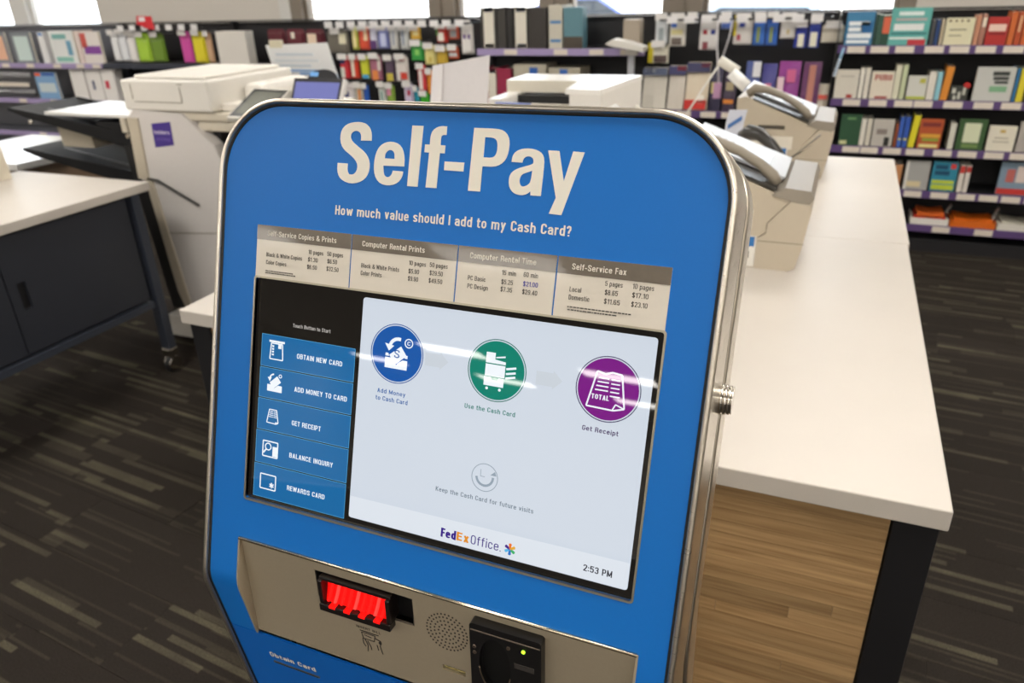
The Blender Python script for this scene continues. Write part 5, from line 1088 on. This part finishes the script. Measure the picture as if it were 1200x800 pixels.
# ================================================================ shelving along the back wall
BK = mat('#1b1a1d', .55); PURP = mat('#5d4678', .45); PURL = mat('#a393bd', .4); TAGM = mat('#ddd3c6', .5); GREYM = mat('#6a6c74', .4, metal=.3)
def unit(name, x0, x1, label, m, z1=1.425, yb=5.62):
    t = thing(name, ((x0+x1)/2, 5.45, 0), label, 'shelving')
    build('back_panel', MB().box(x0+.012, x1-.012, yb, yb+.02, .08, z1), m, t)
    for x in (x0+.002, x1-.012): build('upright', MB().box(x, x+.010, yb-.05, yb+.02, 0, z1+.005), m, t)
    build('top_cap', MB().box(x0+.002, x1-.002, yb-.052, yb+.022, z1+.006, z1+.016), m, t)
    build('base_plinth', MB().box(x0+.013, x1-.013, 5.305, yb-.001, 0, .079), BK, t)
    return t
def shelf(t, x0, x1, z, m, em, tags, yf=5.30, yb=5.619):
    s = build('shelf', MB().box(x0+.0125, x1-.0125, yf+.003, yb-.001, z-.018, z), m, t)
    build('shelf_edge', MB().box(x0+.013, x1-.013, yf-.004, yf+.0025, z-.042, z+.004), em, s)
    for c in tags: build('price_label', MB().box(c-.05, c+.05, yf-.009, yf-.0045, z-.038, z-.001), TAGM, s)
    return s
def tags_(a, b, step, r): 
    o = []; x = a
    while x < b: o.append(x); x += step*r.uniform(.82, 1.25)
    return o
rg = random.Random(11)
g = unit('bookcase', -.075, 1.75, 'tall black bookcase full of facing-out books at the right end of the wall', BK)
for z, a in ((1.246, .04), (.937, .06), (.650, .10), (.390, .50), (.172, .70)):
    shelf(g, -.075, 1.75, z, BK, PURP, tags_(a, 1.65, .128 if z > .3 else .24, rg))
build('end_panel', MB().box(-.0745, -.069, 5.31, 5.569, .08, 1.42), BK, g)
f_ = unit('cable_wall_unit', -1.245, -.08, 'black peg panel unit with phone accessories and a row of pouches, left of the bookcase', BK)
shelf(f_, -1.245, -.08, .838, BK, PURP, tags_(-1.1, -.15, .135, rg))
e_ = unit('binder_unit', -2.52, -1.25, 'black shelf unit holding binders, below the window pillar', BK)
shelf(e_, -2.52, -1.25, 1.230, BK, PURL, (-2.24, -1.86, -1.60, -1.38)); shelf(e_, -2.52, -1.25, .78, BK, PURL, (-2.3, -1.9, -1.6))
d_ = unit('peg_wall_unit', -3.95, -2.525, 'black peg panel unit crowded with small colourful stationery packs', BK)
shelf(d_, -3.95, -2.525, .60, BK, PURL, (-3.6, -3.2, -2.8))
c_ = unit('paper_unit', -4.98, -3.955, 'black unit with maroon photo packs, behind the white notice', BK)
shelf(c_, -4.98, -3.955, 1.100, BK, PURL, (-4.88, -4.62, -4.38, -4.1)); shelf(c_, -4.98, -3.955, .86, BK, PURL, (-4.8, -4.5, -4.2))
b_ = unit('envelope_unit', -6.325, -4.985, 'black unit hanging white, green, pink and yellow envelopes', BK)
shelf(b_, -6.325, -4.985, 1.110, BK, mat('#2e3340', .4), ()); shelf(b_, -6.325, -4.985, .775, BK, PURL, (-5.9, -5.6, -5.3))
a_ = unit('frame_unit', -8.9, -6.33, 'grey metal shelf unit with frames and cartons at the far left', GREYM)
shelf(a_, -8.9, -6.33, 1.105, GREYM, PURL, (-7.65, -7.3, -6.93, -6.62, -6.41)); shelf(a_, -8.9, -6.33, .775, GREYM, PURL, (-7.55, -7.1, -6.9, -6.65, -6.42))
shelf(a_, -8.9, -6.33, .45, GREYM, PURL, (-8.3, -7.4, -6.8))
wc = MB()
for k in range(23): wc.tube([(-7.95+.025*k, 5.32, .93), (-7.945+.025*k, 5.33, 1.03)], .004, 5)
tag(build('wire_combs', wc, mat('#c9c9cc', .3, metal=.8), a_), kind='stuff')
wc = MB()
for k in range(23): wc.tube([(-7.95+.025*k, 5.32, .79), (-7.945+.025*k, 5.33, .86)], .004, 5)
tag(build('wire_combs', wc, mat('#c9c9cc', .3, metal=.8), a_), kind='stuff')
build('label_strip', MB().box(-7.95, -7.42, 5.312, 5.316, .885, .925), TAGM, a_)
# ---- books and boxes
GRP = {'BOOKS': 'books on the corner bookcase', 'LEFT': 'frames and cartons on the left shelves', 'BIND': 'binders and boxes on the binder shelves'}
def cover_print(o, decor, x0, x1, z0, z1, yf):
    for d in decor:
        if d[0] == 'T':
            _, s_, c, a, b, e, f = d
            fn = lambda x, y, h: Vector((x, yf-.0012-h, y))
            lettering(s_, fn, x0+(x1-x0)*a, x0+(x1-x0)*e, z1-(z1-z0)*f, z1-(z1-z0)*b, 0, mat(c, .6), o, bold=.03); continue
        c, a, b, e, f = d
        build('print', MB().box(x0+(x1-x0)*a, x0+(x1-x0)*e, yf-.0012, yf-.0002, z1-(z1-z0)*f, z1-(z1-z0)*b), mat(c, .55), o)
SHZ = {'B': 1.230, 'A': 1.105}
def place(it, grp, zs, yf=5.33):
    k, label, x0, x1, z0, z1, c, decor = it
    if k != 'B2' and k != 'X2':
        zs_ = min(zs, key=lambda v: abs(v-z0)); z1 += 0; z0 = zs_+.001
    else: z0 = .781
    m = mat(c, .5)
    pages = mat('#e6e0d0', .8)
    nm, cat = {'F': ('book', 'book'), 'S': ('book', 'book'), 'SL': ('book', 'book'), 'B': ('binder', 'binder'), 'B2': ('binder', 'binder'), 'X': ('box', 'box'), 'X2': ('file_box', 'box')}[k]
    if 'framed' in label: nm, cat = 'picture_frame', 'picture frame'
    elif 'packet' in label: nm, cat = 'packet', 'packet'
    elif 'white box spine' in label: nm, cat = 'box', 'box'
    t = thing(nm, ((x0+x1)/2, yf+.02, z0), label, cat, grp)
    x0 += .0012; x1 -= .0012
    if k == 'F':
        d = .026
        o = build('cover', MB().box(x0, x1, yf, yf+.003, z0, z1).box(x0, x1, yf+d-.003, yf+d, z0, z1).box(x0, x0+.003, yf+.003, yf+d-.003, z0, z1), m, t)
        build('pages', MB().box(x0+.0035, x1-.003, yf+.0032, yf+d-.0032, z0+.002, z1-.003), pages, t)
        cover_print(o, decor, x0, x1, z0, z1, yf)
    elif k in ('S', 'SL'):
        d = .16
        o = build('cover', MB().box(x0, x1, yf, yf+.003, z0, z1).box(x0, x0+.002, yf+.003, yf+d, z0, z1).box(x1-.002, x1, yf+.003, yf+d, z0, z1), m, t)
        if x1-x0 > .008: build('pages', MB().box(x0+.0025, x1-.0025, yf+.0035, yf+d-.003, z0+.003, z1-.003), pages, t)
        cover_print(o, decor, x0, x1, z0, z1, yf)
        if k == 'SL':
            t.rotation_euler = (0, R(4), 0); t.location.z += (x1-x0)*.04
    elif k in ('B', 'B2'):
        d = .215; w = x1-x0
        o = build('cover', MB().box(x0, x1, yf, yf+.004, z0, z1).box(x0, x0+.004, yf+.004, yf+d, z0, z1).box(x1-.004, x1, yf+.004, yf+d, z0, z1), m, t)
        build('pages', MB().box(x0+.006, x1-.006, yf+.02, yf+d-.01, z0+.01, z1-.012), pages, t)
        cover_print(o, decor, x0, x1, z0, z1, yf)
    else:
        o = build('carton', MB().box(x0, x1, yf, yf+.10 if k == 'X' else yf+.24, z0, z1, ch=.002), m, t)
        build('lid_flap', MB().box(x0+.004, x1-.004, yf+.003, yf+.09, z1+.0002, z1+.002), m, t)
        cover_print(o, decor, x0, x1, z0, z1, yf)
    return t
for it in BOOKS: place(it, GRP['BOOKS'], (1.246, .937, .650, .390))
for it in LEFT_ITEMS: place(it, GRP['LEFT'] if it[2] < -5.5 else None, (1.105, .775) if it[2] < -6.2 else (1.111,))
for it in BINDERS: place(it, GRP['BIND'], (1.230,))
# ---- hanging packs
def pack(it, grp, unit_, yf=5.40, hook=True):
    k, label, x0, x1, z0, z1, c, decor = it
    if unit_ in (b_, c_): z0 = max(z0, 1.115)
    w = x1-x0; xc = (x0+x1)/2
    if hook:
        hk = build('peg_hook', MB().tube([(xc, 5.619, z1-.006), (xc, yf-.03, z1-.006), (xc, yf-.035, z1+.002)], .0028, 6), mat('#b9bcc2', .3, metal=.7), unit_)
        build('price_tag', MB().box(xc-min(.045, w*.45), xc+min(.045, w*.45), yf-.0395, yf-.037, z1-.028, z1+.016), mat('#e2dfdc', .5), hk)
    t = thing('hanging_pack', (xc, yf, z0), label, 'pack', grp)
    x0 += .001; x1 -= .001; r = min(.02, w*.22)
    poly = [(x0, z0), (x1, z0), (x1, z1-r), (x1-r, z1), (x0+r, z1), (x0, z1-r)]
    zc = z1-.006
    o = plate(poly, [circle(xc, z1-.008, .0042, 8)] if hook else [], lambda a, b, h: Vector((a, yf-h, b)), -.002, 0, 'card', mat(c, .45), t)
    # the blister or filled body standing proud of the card
    build('filled_body', MB().box(x0+w*.10, x1-w*.10, yf-.014, yf-.0003, z0+(z1-z0)*.06, z0+(z1-z0)*.74, ch=.003), mat(c, .3), t)
    H_ = z1-z0
    for d in decor:
        cc, a, b, e, f = d
        build('print', MB().box(x0+w*a*.98, x0+w*e*.96, yf-.0165, yf-.0145, z1-H_*f, z1-H_*b), mat(cc, .5), t)
    return t
for it in PEG_PACKS: pack(it, 'stationery packs on the peg wall', d_)
for it in CABLE_PACKS: pack(it, 'accessory packs on the cable wall', f_)
for it in ENVELOPES: pack(it, 'envelope packs' if it[2] < -4.985 else 'photo packs behind the notice', b_ if it[2] < -4.985 else c_, hook=it[2] < -4.985 or 'olive' in it[1])
# small white ticket strips along the top of the peg walls
for unit_, xa, xb, n in ((d_, -3.85, -2.6, 12), (f_, -1.15, -.15, 9), (b_, -6.1, -5.1, 7)):
    for i in range(n):
        x = xa+(xb-xa)*(i+.5)/n
        build('ticket', MB().box(x-.035, x+.035, 5.318, 5.321, 1.385, 1.43), mat('#e8e6e6', .5), unit_)
    build('ticket_rail', MB().box(xa-.03, xb+.03, 5.3215, 5.3255, 1.40, 1.412), mat('#2a2a2c', .4), unit_)
    for x in (xa-.03, xb+.02): build('rail_bracket', MB().box(x, x+.01, 5.3256, 5.615, 1.40, 1.41), mat('#2a2a2c', .4), unit_)
# second rows of packs lower down the peg wall
# ---- pouches standing on the lower shelf of the cable wall
for it in POUCHES:
    k, label, x0, x1, z0, z1, c, decor = it
    z0 = .839; w = x1-x0; yf = 5.35
    nm = 'carton' if 'carton' in label else 'pouch'
    t = thing(nm, ((x0+x1)/2, yf, z0), label, nm, 'pouches on the lower shelf of the cable wall')
    m = MB(); n = 5
    rings_ = []
    for zz, dd in ((z0, .030), (z0+(z1-z0)*.35, .034), (z0+(z1-z0)*.8, .014), (z1, .002)):
        ln = (zz-z0)/(z1-z0)*.05
        rings_.append([(x0+.002, yf+.02-dd/2+ln, zz), ((x0+x1)/2, yf+.02-dd+ln, zz), (x1-.002, yf+.02-dd/2+ln, zz), (x1-.002, yf+.03+ln, zz), (x0+.002, yf+.03+ln, zz)])
    o = build('body', m.rings(rings_), mat(c, .4), t)
    for d in decor:
        cc, a, b, e, f = d
        H_ = z1-z0; za, zb = z1-H_*f, z1-H_*b
        la, lb_ = (za-z0)/H_*.05, (zb-z0)/H_*.05
        ya, yb = yf-.0165+la, yf-.0165+lb_
        xa, xb = x0+w*a, x0+w*e
        build('print', MB().rings([[(xa, ya, za), (xb, ya, za), (xb, yb, zb), (xa, yb, zb)], [(xa, ya+.004, za), (xb, ya+.004, za), (xb, yb+.004, zb), (xa, yb+.004, zb)]]), mat(cc, .45), t)
# ---- trays with bundles on the bottom shelf of the bookcase
def tray_pack(x0, x1, tray_c, fill, label):
    t = thing('tray_of_packs', ((x0+x1)/2, 5.36, .173), label, 'tray', 'trays on the bottom shelf of the bookcase')
    b = MB().box(x0, x1, 5.31, 5.52, .173, .180); b.box(x0, x1, 5.31, 5.315, .180, .215).box(x0, x0+.005, 5.315, 5.52, .180, .215).box(x1-.005, x1, 5.315, 5.52, .180, .215)
    build('tray', b, mat(tray_c, .4), t)
    n = len(fill)
    for i, c in enumerate(fill):
        z = .181+i*.024
        s = .012*i
        build('packet', MB().rings([[(x0+.008+s, y, z), ((x0+x1)/2, y, z-.0005), (x1-.008-s, y, z), (x1-.008-s, y, z+.023), ((x0+x1)/2, y, z+.010), (x0+.008+s, y, z+.023)] for y in (5.318, 5.50)]), mat(c, .35), t)
    build('clear_wrap', MB().rings([[(x1-.02, y, .181+n*.024), (x1+.004, y, .30), (x1+.006, y, .30), (x1-.014, y, .181+n*.024)] for y in (5.34, 5.40)]), mat('#aaa8a4', .15), t)
tray_pack(.52, .735, '#e2ddd4', ('#d9c8b4', '#c23428', '#d9682c'), 'white tray with red and orange packets on the bottom shelf')
tray_pack(.745, .995, '#d96a1c', ('#e0741e', '#d9681a'), 'orange tray with orange packets in the middle of the bottom shelf')
tray_pack(1.005, 1.25, '#dcd8cc', ('#d9d5c8', '#c9c4b4'), 'white tray with a pale stack at the right end of the bottom shelf')
o = build('red_ball', MB().rings([[(.677+.020*math.sin(a)*math.cos(b), 5.345+.020*math.sin(a)*math.sin(b), 1.02+.02*math.cos(a)) for b in [2*PI*k/12 for k in range(12)]] for a in [.05+(PI-.1)*j/8 for j in range(9)]], smooth=True), mat('#c02a28', .4)); tag(o, 'small red ball above the black and white patterned book', 'ball')
build('stem', MB().tube([(.677, 5.36, 1.0), (.677, 5.365, .940)], .004, 6), BK, o)
# red tag on top of the envelope unit
o = build('sale_tag', MB().rings([[(-5.80, y, 1.44), (-5.68, y, 1.40), (-5.60, y, 1.395), (-5.61, y, 1.50), (-5.78, y, 1.505)] for y in (5.30, 5.303)]), mat('#d3232e', .5)); tag(o, 'red sale tag sticking up above the green envelopes', 'tag')
build('print', MB().box(-5.76, -5.69, 5.2985, 5.2998, 1.46, 1.495), mat('#f0e8e8', .5), o)
build('clip', MB().box(-5.72, -5.70, 5.3032, 5.3175, 1.405, 1.43), BK, o)
# white sign holder at the right end of the binder shelf
t = thing('sign_holder', (-1.33, 5.22, 0), 'white tilted sign holder on a grey post in front of the binder shelf end', 'sign holder')
build('post', MB().box(-1.352, -1.312, 5.20, 5.23, .021, 1.20), mat('#b4b6bc', .35), t)
build('collar', MB().box(-1.372, -1.292, 5.19, 5.24, 1.20, 1.235, ch=.004), mat('#dad6cf', .4), t)
build('holder', MB().rings([[(-1.49, y, 1.275), (-1.44, y, 1.305), (-1.33, y, 1.285), (-1.23, y, 1.255), (-1.235, y, 1.225), (-1.34, y, 1.245), (-1.44, y, 1.26)] for y in (5.12, 5.25)]), mat('#dcd8d0', .4), t)
build('foot', MB().box(-1.45, -1.21, 5.10, 5.29, 0, .020), mat('#8f9096', .4), t)
# cables hanging in front of the cable wall
def cable(pts, r, c, label, nm='cable'):
    o = build(nm, MB().tube(pts, r, 6), mat(c, .35)); tag(o, label, 'cable'); return o
o = cable([(-.795, 5.28, 1.405), (-.785, 5.26, 1.25), (-.765, 5.25, 1.12), (-.755, 5.25, 1.03)], .007, '#cfcccf', 'white cable hanging vertically before the cable wall, the longer one')
build('plug', MB().box(-.785, -.735, 5.24, 5.262, .93, 1.029, ch=.004), mat('#b98fae', .4), o)
cable([(-.70, 5.28, 1.405), (-.715, 5.27, 1.30), (-.745, 5.26, 1.18)], .006, '#c9c6ca', 'white cable slanting down beside the longer hanging one, shorter')
o = cable([(-.03, 5.27, 1.24), (-.042, 5.27, 1.18), (-.06, 5.27, 1.08)], .008, '#8fb8d8', 'light blue beaded strip hanging at the left edge of the bookcase', 'beaded_strip')
for k in range(6): build('bead', MB().tube([(-.043-.0035*k, 5.262, 1.175-.018*k), (-.045-.0035*k, 5.262, 1.165-.018*k)], .010, 8), mat('#dfe8f2', .3), o)
# yellow-green patterned bag under the notice
t = thing('gift_bag', (-4.5, 5.33, .861), 'yellow-green flowery packet low behind the copier feeder', 'packet')
o = build('body', MB().box(-4.66, -4.38, 5.32, 5.40, .861, 1.045, ch=.01), mat('#8a8a3c', .5, grain=.4, gs=30), t)
for x, z, r, c in ((-4.60, 1.0, .035, '#c9c83c'), (-4.48, .93, .045, '#d2cc5a'), (-4.54, .99, .03, '#cf9ab0'), (-4.42, .99, .028, '#7a9a4a'), (-4.62, .93, .03, '#7a3a4a')):
    build('flower_print', MB().tube([(x, 5.314, z), (x, 5.3195, z)], r, 12), mat(c, .5), t)
print('planks', n_pl, 'objects', len(bpy.data.objects))
